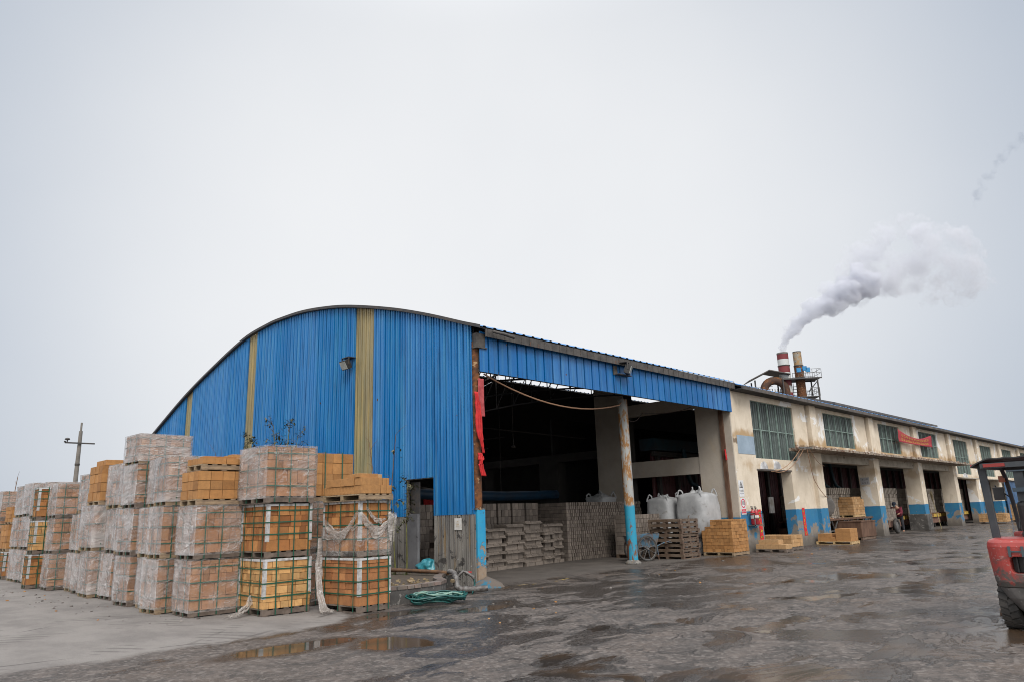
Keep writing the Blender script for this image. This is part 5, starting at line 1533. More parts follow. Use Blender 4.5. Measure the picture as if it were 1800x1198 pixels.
E_ = [(0,1),(1,2),(2,3),(3,4),(4,5),(0,6),(6,7),(7,8),(8,9),(0,10),(10,11),(11,12),(12,13),(3,14),(14,15),(15,16),(16,17),(3,18),(18,19),(19,20),(20,21)]
R_ = [.12,.10,.11,.08,.055,.095,.09,.06,.045,.04,.09,.06,.045,.04,.065,.05,.038,.04,.065,.05,.038,.04]
skin_mesh('body', V_, E_, R_, skin_m, PW)
jv = [V_[i] for i in (0,1,2,3,14,15,16,18,19,20)]; je = [(0,1),(1,2),(2,3),(3,4),(4,5),(5,6),(3,7),(7,8),(8,9)]
skin_mesh('jacket', jv, je, [.24,.22,.24,.16,.13,.10,.075,.13,.10,.075], maroon_c, PW)
tv = [V_[i] for i in (0,6,7,8,10,11,12)]; skin_mesh('trousers', tv, [(0,1),(1,2),(2,3),(0,4),(4,5),(5,6)], [.15,.115,.085,.07,.115,.085,.07], trous, PW)
mb = MB(); M = Matrix.Translation((-.575,0,1.52)) @ Matrix.Rotation(-.35,4,'Y')
mb.lathe([(.112,-.01),(.118,.03),(.105,.08),(.07,.115),(0,.125)],18,M=M)
mb.prism([(-.20,-.07),(-.10,-.1),(-.10,.1),(-.20,.07)], 0.0, .012, 'z', M=M); mb.build('cap', navy, PW)
mb = MB(); mb.lathe([(.0,.03),(.05,.025),(.07,.0),(.06,-.03)],12,M=Matrix.Translation((-.65,0,1.455)) @ Matrix.Rotation(-pi/2-.3,4,'Y')); mb.build('face_mask', basic('mask_blue', (.2,.35,.4)), PW)
for y in (-.18,.18):
    for k in range(5):
        mb = MB(); a = -.03+k*.015; L = .075 if k else .05
        mb.tube([(-.71,y+a,1.0),(-.71-L*.6,y+a*1.2,.985),(-.71-L,y+a*1.1,.955)],[.009,.008,.006],6); mb.build('finger', skin_m, PW)
t = thing('broom', 'long bamboo broom leaning bristles-up against the middle bay column', 'broom', (36.75,-.42,0))
mb = MB(); mb.tube([(0,0,.01),(-.06,.10,.9),(-.10,.18,1.45)],.018,7); mb.build('handle', basic('bamboo_handle', (.3,.25,.12), (.22,.17,.08), 6, .6), t)
mb = MB(); r = random.Random(4)
for i in range(60):
    a = r.random()*6.28; d = r.random()*.16
    mb.tube([(-.09,.16,1.3),(-.11+d*.4*cos(a),.2+d*.4*sin(a)*.6,1.75),(-.13+d*cos(a),.23+d*sin(a)*.5,2.1+.12*r.random())],[.007,.006,.003],4)
mb.build('bristles', basic('broom_twigs', (.2,.16,.09), (.13,.1,.05), 6, .85), t)
# yard piles far right, behind the forklift
for k, (x, y, sx, sy, h, lab) in enumerate(((46.5,-1.9,1.2,1.6,.55,'low tan brick pallet in the yard seen between the forklift posts'),(50.5,-2.6,1.2,1.1,1.1,'taller tan brick pallet with black sheet seen past the forklift seat'))):
    t = thing('brick_pallet', lab, 'brick pallet', (x,y,0)); pallet_mb(sx, sy, 2).build('pallet', wood_dirty, t)
    bricks_mb(sx, sy, h, [.23], [.12], 70+k).build('bricks', [BRK['pale'], core_mat], t)
    if k == 1:
        mb = MB(); mb.grid(lambda u,v: (sx*(1.06*u-.03), sy*(1.06*v-.03), PH+h+.03+.07*abs(noise.noise((u*6,v*6,2)))), 12, 12); mb.build('black_sheet', black_pl, t)
t = thing('sliding_door', 'blue sheet sliding door on the factory wall behind the forklift mast', 'door', (57.2,-.2,0))
mb = MB()
for i in range(16): mb.box((i*.28,.0,.1),(i*.28+.27,.05,3.0)); mb.box((i*.28+.1,-.02,.1),(i*.28+.16,0,3.0))
mb.build('leaf', basic('pale_blue_door', (.08,.16,.30), (.06,.12,.22), 2, .5), t)
mb = MB(); mb.box((-.2,-.03,3.02),(4.7,.08,3.12)); mb.build('rail', dark_steel, t)
# ------------------------------------------------------------------ forklift (heads +X, seen from behind)
def red_paint():
    t = NT('scuffed_red_paint'); v = t.obj(); z = t.xyz(v)[2]
    n = t.math('MULTIPLY_ADD', t.noise(5, 8, .7, .6, vec=v), 1.1, t.math('MULTIPLY', z, .75))
    col = t.mix(t.ramp(t.noise(3, 6, vec=v), .35, .7), (.38,.055,.045), (.29,.04,.034))
    col = t.mix(t.ramp(n, 1.16, .98), col, (.085,.078,.07))
    scr = t.noise(16, 5, .7, 1.5, vec=v, st=(1,.6,1))
    col = t.mix(t.ramp(scr, .6, .64, 0, .6), col, (.35,.25,.23))
    t.bsdf(col, t.ramp(n, 1.1, 1.3, .75, .38), 0, t.bump(t.noise(9, 6, .7, vec=v), .15, .01)); return t.m
fk_red = red_paint()
fk_dark = basic('grimy_chassis', (.075,.072,.068), (.13,.12,.115), 5, .6, c3=(.2,.19,.18), s3=9, l3=.6, h3=.66)
fk_post = basic('dark_slate_paint', (.035,.042,.05), (.05,.055,.06), 5, .5)
FK = thing('forklift', 'worn red forklift seen from behind at the right edge of the yard', 'forklift', (-.95,-11.12,0))
def rrect(hw, x0, x1, r, n=6):
    p = []
    for cx, cy, a0 in ((x0+r,-hw+r,pi),(x0+r,hw-r,pi/2)):
        seq = [a0 + (pi/2)*k/n for k in range(n+1)] if cy < 0 else [a0 + (pi/2)*k/n for k in range(n+1)]
        p += [(cx+r*cos(a), cy+r*sin(a)) for a in seq]
    return p
def loft(levels, x1):
    mb = MB(); rings = []
    for z, hw, x0, r in levels:
        a = [(x0+r+r*cos(t_), -hw+r+r*sin(t_)) for t_ in [pi*1.5-(pi/2)*k/8 for k in range(9)]]
        b = [(x0+r+r*cos(t_), hw-r+r*sin(t_)) for t_ in [pi-(pi/2)*k/8 for k in range(9)]]
        rings.append([(x1,-hw,z)]+[(p[0],p[1],z) for p in a+b]+[(x1,hw,z)])
    n = len(rings[0]); vs = [p for r_ in rings for p in r_]
    fs = [(i*n+k,(i+1)*n+k,(i+1)*n+(k+1)%n,i*n+(k+1)%n) for i in range(len(rings)-1) for k in range(n)]
    fs += [tuple(range(n)), tuple(range(len(vs)-1,len(vs)-n-1,-1))]
    mb.add(vs, fs, 0, False); return mb
cw = loft([(.53,.535,.07,.16),(.60,.555,.04,.18),(.85,.575,.01,.20),(1.02,.58,.0,.20),(1.07,.57,.012,.19),(1.10,.55,.035,.18),(1.115,.51,.08,.16)], .75).build('counterweight', fk_red, FK, fix=True)
cut = MB(); cut.box((-.2,-.33,.70),(.22,.33,.90)); cu = cut.build('cutter', fk_red, FK, bevel=.05)
bo = cw.modifiers.new('slot','BOOLEAN'); bo.operation = 'DIFFERENCE'; bo.object = cu; bo.solver = 'EXACT'
dg = bpy.context.evaluated_depsgraph_get(); me = bpy.data.meshes.new_from_object(cw.evaluated_get(dg)); cw.modifiers.clear(); cw.data = me
bpy.data.objects.remove(cu)
bv = cw.modifiers.new('bevel','BEVEL'); bv.width = .01; bv.segments = 2; bv.limit_method = 'ANGLE'
mb = MB(); mb.box((.16,-.32,.71),(.20,.32,.89))
for i in range(9): mb.box((.10,-.30+i*.07,.71),(.16,-.285+i*.07,.89))
mb.build('grille', black_pl, FK)
low = loft([(.19,.30,.22,.1),(.26,.36,.16,.12),(.40,.46,.10,.15),(.526,.525,.075,.16)], .7); low.build('lower_counterweight', fk_dark, FK, fix=True)
mb = MB(); mb.box((.7,-.50,.35),(1.9,.50,.78)); mb.box((.75,-.55,.78),(1.35,.55,1.05)); mb.box((1.35,-.5,.6),(1.55,.5,.66)); mb.box((1.55,-.52,.66),(1.85,.52,1.15)); mb.build('chassis', fk_red, FK, bevel=.03)
lt = text_obj('HELI', .185, (-.004,.345,.957), (pi/2,0,-pi/2), basic('slate_letter', (.05,.075,.085), rough=.5), FK, 'lettering', .012, 'LEFT'); lt.scale = (1.55,1,1)
def wheel(x, y, r, w, side):
    M = Matrix.Translation((x,y,r)) @ Matrix.Rotation(pi/2,4,'X')
    mb = MB(); mb.lathe([(r*.55,-w/2),(r*.88,-w/2),(r*.965,-w*.42),(r*.965,w*.42),(r*.88,w/2),(r*.55,w/2)],40,M=M,smooth=True)
    # tread lugs in two staggered rows
    n = 22
    for k in range(n):
        for q in (-1,1):
            a = 2*pi*(k+(.5 if q > 0 else 0))/n
            L = Matrix.Rotation(a,4,'Z') @ Matrix.Translation((r*.972,0,q*w*.235)) @ Matrix.Rotation(q*.35,4,'X')
            mb.box((-.02,-r*.095,-w*.25),(.016*r/.3,r*.095,w*.25),0,M @ L)
    wo = mb.build('wheel', tyre_m, FK)
    mb = MB(); mb.lathe([(0,w*.3*side),(r*.2,w*.34*side),(r*.5,w*.2*side),(r*.56,w*.45*side)],24,M=Matrix.Translation((x,y,r)) @ Matrix.Rotation(pi/2,4,'X'),smooth=True)
    mb.build('rim', fk_dark, wo)
wheel(.52, .47, .31, .20, -1); wheel(.52, -.47, .31, .20, 1); wheel(2.05, .50, .36, .24, -1); wheel(2.05, -.50, .36, .24, 1)
for s in (-1,1):
    mb = MB(); mb.beam((.42,s*.50,1.10),(.36,s*.52,2.06),.088,.06,up=(1,0,0)); mb.build('rear_post', fk_post, FK, bevel=.01)
    mb = MB(); mb.tube([(1.75,s*.46,1.1),(1.66,s*.47,1.55),(1.5,s*.475,1.9),(1.36,s*.48,2.02),(1.2,s*.48,2.05)],.028,8); mb.build('front_post', fk_post, FK)
mb = MB()
def roofz(y): return 2.11-.085*max(0,(abs(y)-.36)/.22)**2
def rf(u, v):
    y = -.60+1.2*u; return (.18+1.45*v, y, roofz(y)+.02*sin(u*40)*.2)
mb.grid(rf, 40, 4, smooth=False); o_ = mb.build('overhead_guard', black_pl, FK); s_ = o_.modifiers.new('thickness','SOLIDIFY'); s_.thickness = .016; s_.offset = -1
mb = MB(); mb.box((.20,-.50,2.0),(.28,.50,2.065)); mb.box((1.4,-.5,2.0),(1.48,.5,2.06)); mb.box((.28,-.5,2.0),(1.4,-.45,2.06)); mb.box((.28,.45,2.0),(1.4,.5,2.06)); mb.build('guard_frame', fk_post, FK)
mb = MB(); mb.box((.185,.22,2.012),(.198,.46,2.055)); mb.box((.185,-.46,2.012),(.198,-.22,2.055)); mb.build('tail_light', basic('red_lamp_lens', (.25,.02,.015), rough=.25), FK)
mb = MB(); mb.beam((.2,.60,2.035),(1.6,.60,2.035),.012,.04); mb.build('guard_edge', red_faded, FK)
mb = MB(); mb.box((.62,-.26,1.06),(1.12,.26,1.2)); mb.cbox((.66,0,1.36),(.12,.50,.42),0,ry=-.12); mb.build('seat', black_pl, FK, bevel=.05)
mb = MB(); ring = [(.17*cos(2*pi*i/28),.17*sin(2*pi*i/28),0) for i in range(28)]; M = Matrix.Translation((1.38,.05,1.42)) @ Matrix.Rotation(-.9,4,'Y'); mb.tube([M @ Vector(p) for p in ring],.016,7,closed=True); mb.tube([M @ Vector((0,0,0)),(1.6,.05,1.12)],.02,8); mb.tube([M @ Vector((-.16,0,0)),M @ Vector((.16,0,0))],.012,6); mb.build('steering_wheel', black_pl, FK)
mb = MB(); mb.tube([(1.3,.2,1.1),(1.25,.3,1.3),(1.15,.33,1.33),(1.05,.34,1.2)],.014,6); mb.build('hose', black_pl, FK)
for s in (-1,1):
    mb = MB(); mb.box((2.10,s*.42-.06,.06),(2.26,s*.42+.06,2.10)); mb.box((2.27,s*.31-.05,.1),(2.36,s*.31+.05,2.05)); mb.build('mast_rail', fk_post, FK)
    mb = MB(); mb.tube([(2.2,s*.26,.5),(2.2,s*.26,1.95)],.035,8); mb.build('lift_cylinder', dark_steel, FK)
    mb = MB(); mb.box((2.66,s*.25-.05,.05),(3.75,s*.25+.05,.09)); mb.box((2.66,s*.25-.05,.05),(2.71,s*.25+.05,.75)); mb.build('fork', dark_steel, FK)
bar_m = basic('slate_blue_bar', (.06,.09,.12), (.05,.07,.09), 3, .5)
for a, b in (((2.08,-.55,2.0),(2.28,.56,2.08)),((2.07,-.5,1.70),(2.098,.52,1.76)),((2.62,-.45,.25),(2.655,.45,.35)),((2.62,-.45,.6),(2.655,.45,.7))):
    mb = MB(); mb.box(a, b); mb.build('mast_crossbar', bar_m, FK)
mb = MB(); mb.tube([(1.62,.48,1.62),(1.6,.62,1.75),(1.58,.64,1.8)],.01,6); mb.cbox((1.55,.60,1.68),(.04,.13,.18)); mb.build('mirror', black_pl, FK, bevel=.01)
mb = MB(); mb.cbox((1.5,.52,1.88),(.06,.08,.09)); mb.build('side_lamp', basic('amber_lens', (.28,.06,.01), rough=.3), FK)
# plank under the truck
mb = MB(); mb.box((0,0,.0),(.5,.09,.04)); o_ = mb.build('wood_plank', wood_dark, loc=(.6,-10.35,.004)); o_.rotation_euler = (0,0,.2); tag(o_, 'short rusty brown plank on wet ground left of the forklift wheel', 'plank')

# ------------------------------------------------------------------ chimneys
def chimney_mat():
    t = NT('banded_chimney_paint'); v = t.obj(); z = t.xyz(v)[2]
    k = t.math('FRACT', t.math('DIVIDE', t.math('SUBTRACT', 22.5, z), 1.88))
    b = t.math('LESS_THAN', k, .5)
    col = t.mix(b, (.5,.51,.49), (.16,.022,.025))
    col = t.mix(t.ramp(t.noise(1.2, 6, .65, vec=v, st=(1,1,.5)), .52, .7, 0, .6), col, (.2,.16,.13))
    t.bsdf(col, .7); return t.m
t = thing('chimney', 'tall red and white banded chimney giving off the smoke', 'chimney', (84.8,28.2,0))
mb = MB(); mb.tube([(0,0,0),(0,0,18),(0,0,22.5)],[.78,.78,.75],28,caps=False); mb.build('shaft', chimney_mat(), t)
mb = MB(); mb.lathe([(.70,22.0),(.70,22.52),(.77,22.52),(.77,22.3)],28); mb.lathe([(.80,20.6),(.83,20.62),(.83,20.72),(.80,20.74)],28); mb.build('rim', dark_trim, t)
t = thing('chimney', 'slimmer rusty brown chimney right of the banded one', 'chimney', (86.2,26.72,0))
mb = MB(); mb.tube([(0,0,0),(0,0,20.6)],.62,24,caps=False); mb.build('shaft', rust, t); mb = MB(); mb.tube([(0,0,20.61),(0,0,22.6)],.57,24,caps=False); mb.build('upper_shaft', basic('tan_rusty_paint', (.34,.2,.08), (.28,.27,.23), 2.5, .8, c3=(.09,.04,.02), s3=4, l3=.58, h3=.63), t)
mb = MB(); mb.lathe([(.63,20.5),(.66,20.52),(.66,20.66),(.57,20.7)],24); mb.lathe([(.63,18.75),(.68,18.78),(.68,18.95),(.63,18.98)],24); mb.lathe([(.45,22.2),(.5,22.62),(.58,22.62),(.58,22.5)],24); mb.build('flange', dark_steel, t)
t = thing('exhaust_duct', 'rusty inverted U exhaust duct standing left of the chimneys', 'duct', (0,0,0))
A, B_ = Vector((81.9,30.1,0)), Vector((84.0,27.95,0)); pts = [A, A+Vector((0,0,17.1))]
for i in range(1,12):
    a = pi*i/12; c = (A+B_)/2; h = (B_-A).length/2
    pts.append(c+(A-c).normalized()*h*cos(a)+Vector((0,0,17.1+h*.95*sin(a))))
pts += [B_+Vector((0,0,17.1)), B_]
mb = MB(); mb.tube(pts, .55, 18); mb.build('duct', basic('scorched_duct', (.06,.03,.018), (.2,.075,.02), 1.6, .85, lo=.5, hi=.66), t)
mb = MB(); r = random.Random(6)
dirv = (B_-A).normalized()
for i in range(5):
    for z in (15.5,16.1,16.7):
        p = A.lerp(B_, .22+.14*i)+Vector((.3*r.random(),.3*r.random(),z+.2*r.random())); mb.cbox(p,(.12,.5,.4),0,rz=r.random())
for i in range(6): p = A.lerp(B_, .2+.12*i); mb.tube([p+Vector((0,.2,8)),p+Vector((0,.2,17.4))],.05,6)
mb.build('pipework', dark_steel, t)
t = thing('steel_platform', 'dark steel platform with railings and small roof round the chimneys', 'platform', (0,0,0))
rgt = Vector((sin(radians(44.2)),-cos(radians(44.2)),0)); 
px_ = Vector((.64,-.77,0)).normalized(); fw = Vector((.77,.64,0))
O = Vector((84.9,27.6,0))
def Q(r_, f_, z): return O+px_*r_+fw*f_+Vector((0,0,z))
mb = MB(); mb.beam(Q(-1.4,-1.2,18.55),Q(3.9,-1.2,18.55),.1,.12); mb.beam(Q(-1.4,1.6,18.55),Q(3.9,1.6,18.55),.1,.12)
a = [Q(-1.4,-1.2,18.6),Q(3.9,-1.2,18.6),Q(3.9,1.6,18.6),Q(-1.4,1.6,18.6)]; mb.add(a+[p+Vector((0,0,.08)) for p in a],[(3,2,1,0),(4,5,6,7),(0,1,5,4),(1,2,6,5),(2,3,7,6),(3,0,4,7)])
mb.beam(Q(3.8,0,18.5),Q(2.4,0,16.9),.1,.1); mb.beam(Q(3.9,.4,18.5),Q(2.4,.4,16.9),.1,.1)
a = [Q(.0,-1.2,16.0),Q(3.4,-1.2,16.0),Q(3.4,1.6,16.0),Q(0,1.6,16.0)]; mb.add(a+[p+Vector((0,0,.08)) for p in a],[(3,2,1,0),(4,5,6,7),(0,1,5,4),(1,2,6,5),(2,3,7,6),(3,0,4,7)])
mb.build('deck', dark_steel, t)
mb = MB()
for z0, r0, r1 in ((18.68,.9,3.9),(16.1,2.2,3.4)):
    for q in range(6):
        r_ = r0+(r1-r0)*q/5
        for f_ in (-1.2,1.6): mb.tube([Q(r_,f_,z0),Q(r_,f_,z0+1.15)],.03,5)
    for zz in (.6,1.15):
        mb.tube([Q(r0,-1.2,z0+zz),Q(r1-.2,-1.2,z0+zz),Q(r1,-1.0,z0+zz),Q(r1,1.4,z0+zz),Q(r1-.2,1.6,z0+zz),Q(r0,1.6,z0+zz)],.03,5)
for z in (19.0,19.35): mb.tube([Q(-4.9,-.5,z-1.6),Q(-2.6,-.5,z-1.6)],.03,5)
mb.build('railing', grey_steel, t)
mb = MB()
for r_, f_ in ((-1.3,-1.1),(-1.3,1.5),(3.3,-1.1),(3.3,1.5),(-4.9,-.5),(-4.9,1.6)): mb.tube([Q(r_,f_,0),Q(r_,f_,18.6 if r_ > -4 else 18.7)],.11,8)
for q in range(6): mb.tube([Q(-.2+q*.45,1.5,15.4+.1*q),Q(-.2+q*.5,1.5,18.4)],.05,5); mb.tube([Q(-.4,1.2,15.8+q*.4),Q(2.4,1.2,15.9+q*.4)],.04,5)
mb.build('post', dark_steel, t)
mb = MB()
prof = [(-5.9,18.62),(-3.0,20.0),(-.2,19.3),(-.2,19.2),(-3.0,19.88),(-5.9,18.5)]
n = len(prof); vs = [Q(a,-1.3,b) for a,b in prof]+[Q(a,2.0,b) for a,b in prof]
mb.add(vs, [tuple(range(n-1,-1,-1)), tuple(range(n,2*n))]+[(i,(i+1)%n,n+(i+1)%n,n+i) for i in range(n)])
mb.build('roof', dark_trim, t)
mb = MB()
for r_, z in ((.9,19.7),(1.7,19.9),(3.0-.9,19.7)): mb.cbox(Q(r_,-1.35,z),(.55,.3,.6),0,rz=atan2(px_.y,px_.x))
mb.build('fan_motor', basic('bright_blue_motor', (.01,.16,.36), (.02,.2,.4), 3, .5), t)

# ------------------------------------------------------------------ smoke
def smoke_mat(name, dens, scale, lo, hi, col=(.80,.81,.85)):
    t = NT(name); v = t.n('NewGeometry').outputs['Position']
    n = t.noise(scale, 5, .62, .3, vec=v)
    d = t.math('MULTIPLY', t.ramp(n, lo, hi), dens)
    p = t.n('VolumePrincipled'); t.set(p.inputs['Color'], col); t.set(p.inputs['Density'], d); t.set(p.inputs['Anisotropy'], 0.0)
    t.t.links.new(p.outputs[0], t.out.inputs['Volume']); return t.m
def blobs(name, spheres, vox, mat, disp, dsize):
    bm = bmesh.new()
    for c, r in spheres:
        bmesh.ops.create_icosphere(bm, subdivisions=2, radius=r, matrix=Matrix.Translation(c))
    me = bpy.data.meshes.new(name); bm.to_mesh(me); bm.free()
    o = bpy.data.objects.new(name, me); COL.objects.link(o)
    m = o.modifiers.new('union','REMESH'); m.mode = 'VOXEL'; m.voxel_size = vox
    for k, (d, s) in enumerate(((disp,dsize),(disp*.55,dsize*.38))):
        tx = bpy.data.textures.new(name+'_tex','CLOUDS'); tx.noise_scale = s; tx.noise_depth = 3
        dm = o.modifiers.new('billow%d'%k,'DISPLACE'); dm.texture = tx; dm.texture_coords = 'GLOBAL'; dm.strength = d; dm.mid_level = .5
    dg = bpy.context.evaluated_depsgraph_get(); m2 = bpy.data.meshes.new_from_object(o.evaluated_get(dg)); m2.name = name
    o.modifiers.clear(); o.data = m2; m2.materials.clear(); m2.materials.append(mat)
    return o
S_PATH = [((84.8,28.15,22.7),.72),((84.93,27.6,24.3),.95),((85.4,26.3,26.0),1.35),((86.6,24.2,27.9),1.8),((88.6,21.6,29.5),2.3),((90.2,19.4,31.0),2.7),((91.6,17.6,32.4),2.9)]
rs = random.Random(21); sp = []
vx = Vector((.64,-.77,0)); vz = Vector((0,0,1)); vf = Vector((.77,.64,0))
def rdir(): return Vector((rs.gauss(0,1),rs.gauss(0,1),rs.gauss(0,1))).normalized()
for i in range(len(S_PATH)-1):
    (a, ra), (b, rb) = S_PATH[i], S_PATH[i+1]; a = Vector(a); b = Vector(b)
    for k in range(3):
        u = k/3; c = a.lerp(b,u); r = ra+(rb-ra)*u
        sp.append((c, r*.68))
        for q in range(6 if r > 1.2 else 2): sp.append((c+rdir()*r*.7, r*(.22+.25*rs.random())))
o_ = blobs('smoke', sp, .2, smoke_mat('smoke_volume', 1.3, .5, .30, .58), 1.0, 1.6)
tag(o_, 'dense billowing smoke rising right out of the banded chimney', 'smoke')
# broad drifting body: (right, up) offsets in metres from a point beside the chimney top
def SP(px, py): return Vector((84.73,28.04,22.81)) + vx*((px-1376)*.0795) + vz*((616-py)*.0775) 
sp = []
for (px, py, r) in ((1480,525,2.6),(1520,495,3.6),(1560,470,4.6),(1600,450,5.2),(1640,455,5.2),(1680,470,4.6),(1706,500,3.4),(1590,500,3.6),(1640,515,3.0),(1690,525,2.4),(1715,450,2.6),(1560,410,2.8),(1610,398,2.8),(1660,405,2.6),(1530,440,2.4),(1700,410,2.0)):
    for q in range(6): sp.append((SP(px,py)+rdir()*r*.62, r*(.3+.3*rs.random())))
o_ = blobs('smoke', sp, .3, smoke_mat('drifting_smoke_volume', .45, .30, .40, .66), 2.0, 2.2)
tag(o_, 'broad pale grey smoke cloud drifting right of the chimneys', 'smoke')
sp = []
W_ = [((100.3,4.9,42.0),.5),((100.9,4.3,43.2),.75),((101.3,3.6,44.6),.8),((101.6,2.9,45.8),.7),((102.1,1.9,47.2),.8),((102.8,.8,48.6),.9),((103.6,-.6,50.0),1.0),((104.4,-2.2,51.6),1.1),((105.4,-4.0,53.2),1.2)]
for i in range(len(W_)-1):
    (a, ra), (b, rb) = W_[i], W_[i+1]
    for k in range(9):
        c = Vector(a).lerp(Vector(b), k/9); d = Vector((rs.gauss(0,1),rs.gauss(0,1),rs.gauss(0,1))).normalized()
        sp.append((c+d*ra*.55, ra*(.3+.4*rs.random())))
o_ = blobs('smoke', sp, .16, smoke_mat('wisp_smoke_volume', .42, .7, .38, .68, (.38,.43,.52)), 1.3, .9)
tag(o_, 'narrow grey wisp of smoke high at the right edge of the sky', 'smoke')

# ------------------------------------------------------------------ utility pole, far shed, thin bare twig at left
t = thing('utility_pole', 'grey concrete utility pole with a cross arm beyond the stacks', 'utility pole', (-.9,30,0))
mb = MB(); mb.tube([(0,0,0),(0,0,6.7)],[.15,.09],12); mb.tube([(0,0,6.7),(0,0,7.15)],.05,8); mb.build('pole', basic('pole_concrete', (.19,.17,.15), (.13,.12,.105), 3, .85), t)
mb = MB(); mb.beam((-.72,-.15,6.05),(.68,-.15,6.05),.06,.07); mb.build('cross_arm', dark_steel, t)
mb = MB(); mb.tube([(-.62,-.15,6.08),(-.62,-.15,6.22)],.03,6); mb.lathe([(.04,0),(.13,.03),(.1,.1),(0,.13)],10,M=Matrix.Translation((-.62,-.15,6.18))); mb.cbox((-.72,-.15,6.1),(.08,.1,.08)); mb.build('insulator', dark_steel, t)
mb = MB(); mb.lathe([(.13,2.5),(.145,2.5),(.145,2.6),(.13,2.6)],12); mb.lathe([(.11,4.9),(.125,4.9),(.125,5.0),(.11,5.0)],12); mb.build('band', dark_steel, t)
bamboo(-5.2,21.5,3.75,(.1,.15),'bare bent twigs standing behind the leftmost stacks',0,z0=0,seed=31,bare=True,top=.3,spread=.5,r0=.03)
t = thing('far_shed', 'dark roofed shed end closing the yard beyond the factory', 'shed', (72,-14,0))
mb = MB(); mb.prism([(-4,0),(14,0),(14,6.3),(5,9.2),(-4,6.3)], 0, 9, 'x'); mb.build('walls', cream_wall, t)
mb = MB(); mb.prism([(-5,6.0),(5,9.25),(15,6.0),(15,6.3),(5,9.55),(-5,6.3)], -.6, 9.6, 'x'); mb.build('roof', dark_trim, t)
mb = MB()
for y in (-1,4,9): mb.box((-.02,y,3.2),(0,y+2,5.0))
mb.build('window', frp_green, t)

# ------------------------------------------------------------------ camera, light, sky
cam = bpy.data.cameras.new('camera'); co = bpy.data.objects.new('camera', cam); COL.objects.link(co)
p, r, y = radians(13.745), radians(-1.904), radians(44.221)
F = Vector((cos(y)*cos(p), sin(y)*cos(p), sin(p))); Rt = Vector((sin(y),-cos(y),0)); Up = Rt.cross(F)
R2 = cos(r)*Rt+sin(r)*Up; U2 = -sin(r)*Rt+cos(r)*Up
Mx = Matrix((R2,U2,-F)).transposed().to_4x4(); Mx.translation = (-11.84,-12.90,1.6); co.matrix_world = Mx
cam.sensor_width = 36; cam.lens = 25.0; cam.clip_end = 3000; scene.camera = co

w = bpy.data.worlds.new('World'); scene.world = w; w.use_nodes = True
nt = w.node_tree; nt.nodes.clear()
def wn(ty): return nt.nodes.new('ShaderNode'+ty)
out = wn('OutputWorld'); bg = wn('Background'); sky = wn('TexSky'); sky.sky_type = 'NISHITA'; sky.sun_disc = False
SUN_EL, SUN_AZ = radians(46), Vector((-.48,-.75,0))
sky.sun_elevation = SUN_EL; sky.sun_rotation = atan2(SUN_AZ.x, SUN_AZ.y); sky.air_density = 1.0; sky.dust_density = 4.0
# cloud layer: bright towards one side of the overcast, greyer and bluer away from it
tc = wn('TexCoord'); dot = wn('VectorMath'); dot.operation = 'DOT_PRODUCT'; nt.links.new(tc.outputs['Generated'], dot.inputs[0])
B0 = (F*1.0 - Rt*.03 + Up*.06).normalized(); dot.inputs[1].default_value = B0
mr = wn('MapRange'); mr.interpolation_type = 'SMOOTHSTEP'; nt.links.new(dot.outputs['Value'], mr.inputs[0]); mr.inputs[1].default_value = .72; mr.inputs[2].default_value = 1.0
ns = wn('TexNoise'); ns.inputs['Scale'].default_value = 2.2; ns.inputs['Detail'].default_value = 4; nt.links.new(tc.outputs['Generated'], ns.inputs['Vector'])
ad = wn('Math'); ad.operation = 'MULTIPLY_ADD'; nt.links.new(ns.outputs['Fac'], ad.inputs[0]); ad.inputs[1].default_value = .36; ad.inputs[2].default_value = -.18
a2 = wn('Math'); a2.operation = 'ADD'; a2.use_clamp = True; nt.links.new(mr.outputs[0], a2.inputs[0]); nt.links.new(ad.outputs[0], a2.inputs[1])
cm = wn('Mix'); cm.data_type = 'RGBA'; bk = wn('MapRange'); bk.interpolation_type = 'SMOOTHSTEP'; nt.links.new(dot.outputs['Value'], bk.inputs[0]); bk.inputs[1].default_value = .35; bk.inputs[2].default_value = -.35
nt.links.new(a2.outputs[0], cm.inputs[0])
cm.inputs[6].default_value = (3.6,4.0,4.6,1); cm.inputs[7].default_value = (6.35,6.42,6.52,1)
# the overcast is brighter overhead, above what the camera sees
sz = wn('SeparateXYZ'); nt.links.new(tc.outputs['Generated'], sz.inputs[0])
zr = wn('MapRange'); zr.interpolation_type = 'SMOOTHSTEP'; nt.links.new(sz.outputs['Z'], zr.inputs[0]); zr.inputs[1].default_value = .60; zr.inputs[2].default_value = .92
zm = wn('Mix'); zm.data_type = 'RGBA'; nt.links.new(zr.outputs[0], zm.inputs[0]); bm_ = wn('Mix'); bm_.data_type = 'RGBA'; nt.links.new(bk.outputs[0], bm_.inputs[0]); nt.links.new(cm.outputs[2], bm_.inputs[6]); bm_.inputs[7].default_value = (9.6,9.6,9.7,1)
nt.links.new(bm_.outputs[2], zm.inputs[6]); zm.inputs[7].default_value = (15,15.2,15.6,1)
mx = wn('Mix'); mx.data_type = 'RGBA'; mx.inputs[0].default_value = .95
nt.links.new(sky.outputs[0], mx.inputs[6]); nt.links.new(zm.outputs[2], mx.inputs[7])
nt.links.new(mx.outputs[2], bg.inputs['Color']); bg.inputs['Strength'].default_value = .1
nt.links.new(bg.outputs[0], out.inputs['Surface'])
sl = bpy.data.lights.new('sun','SUN'); sl.energy = 1.5; sl.angle = radians(25); sl.color = (1,.96,.9)
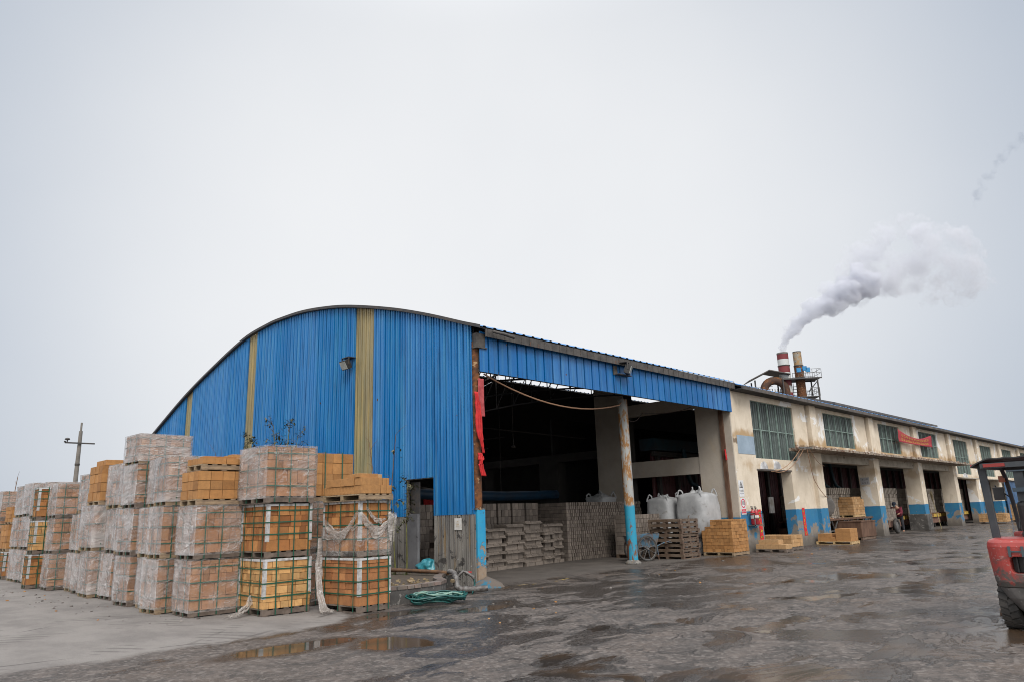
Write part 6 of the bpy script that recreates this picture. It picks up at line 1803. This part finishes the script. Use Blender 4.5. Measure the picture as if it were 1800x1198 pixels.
so = bpy.data.objects.new('sun', sl); COL.objects.link(so)
sd = Vector((SUN_AZ.normalized().x*cos(SUN_EL), SUN_AZ.normalized().y*cos(SUN_EL), sin(SUN_EL)))
so.rotation_euler = (-sd).to_track_quat('-Z','Y').to_euler()
vs_ = scene.view_settings; vs_.view_transform = 'Standard'; vs_.look = 'None'; vs_.exposure = 0.5; vs_.gamma = 1.0; vs_.use_curve_mapping = False
scene.cycles.max_bounces = 8; scene.cycles.transparent_max_bounces = 16; scene.cycles.volume_bounces = 8
scene.cycles.use_denoising = True; scene.cycles.denoiser = 'OPENIMAGEDENOISE'; scene.cycles.denoising_input_passes = 'RGB_ALBEDO_NORMAL'; scene.cycles.denoising_prefilter = 'ACCURATE'
scene.cycles.use_adaptive_sampling = False
scene.cycles.filter_width = 1.0

# brick crumbs, film bits and grit lying about the yard
lit = random.Random(77); mb = MB()
for i in range(200):
    if i < 30: x, y = -6.5+lit.random()*5.2, -2.6-lit.random()*2
    elif i < 120: x, y = -6.9+lit.gauss(0,.35), lit.random()*20
    else: x, y = lit.random()*34, -.6-abs(lit.gauss(0,2.6))
    s_ = .008+.022*lit.random()**2
    mb.cbox((x,y,s_*.4),(s_*2*(.6+lit.random()),s_*1.6,s_),lit.choice([0,0,0,0,1]),rz=lit.random()*3,rx=lit.gauss(0,.3))
tag(mb.build('litter', [basic('grey_crumb', (.2,.18,.165), (.07,.06,.055), 1.5, .9, island=.6), BRK['tan'], white_pl]), 'brick crumbs and small litter scattered over the wet yard', 'litter', kind='stuff')
mb = MB()
for x, y, w_, d_ in ((.75,-.62,.30,.05),(1.1,-.75,.12,.04),(2.2,-.62,.25,.05),(2.55,-.55,.1,.05),(1.9,-.75,.1,.03)): mb.box((x,y,.001),(x+w_,y+d_,.004))
tag(mb.build('paint_mark', basic('worn_yellow_paint', (.45,.3,.06), (.2,.16,.1), 14, .8, lo=.45, hi=.55)), 'worn yellow paint dashes on the ground before the open bay', 'paint mark', kind='structure')
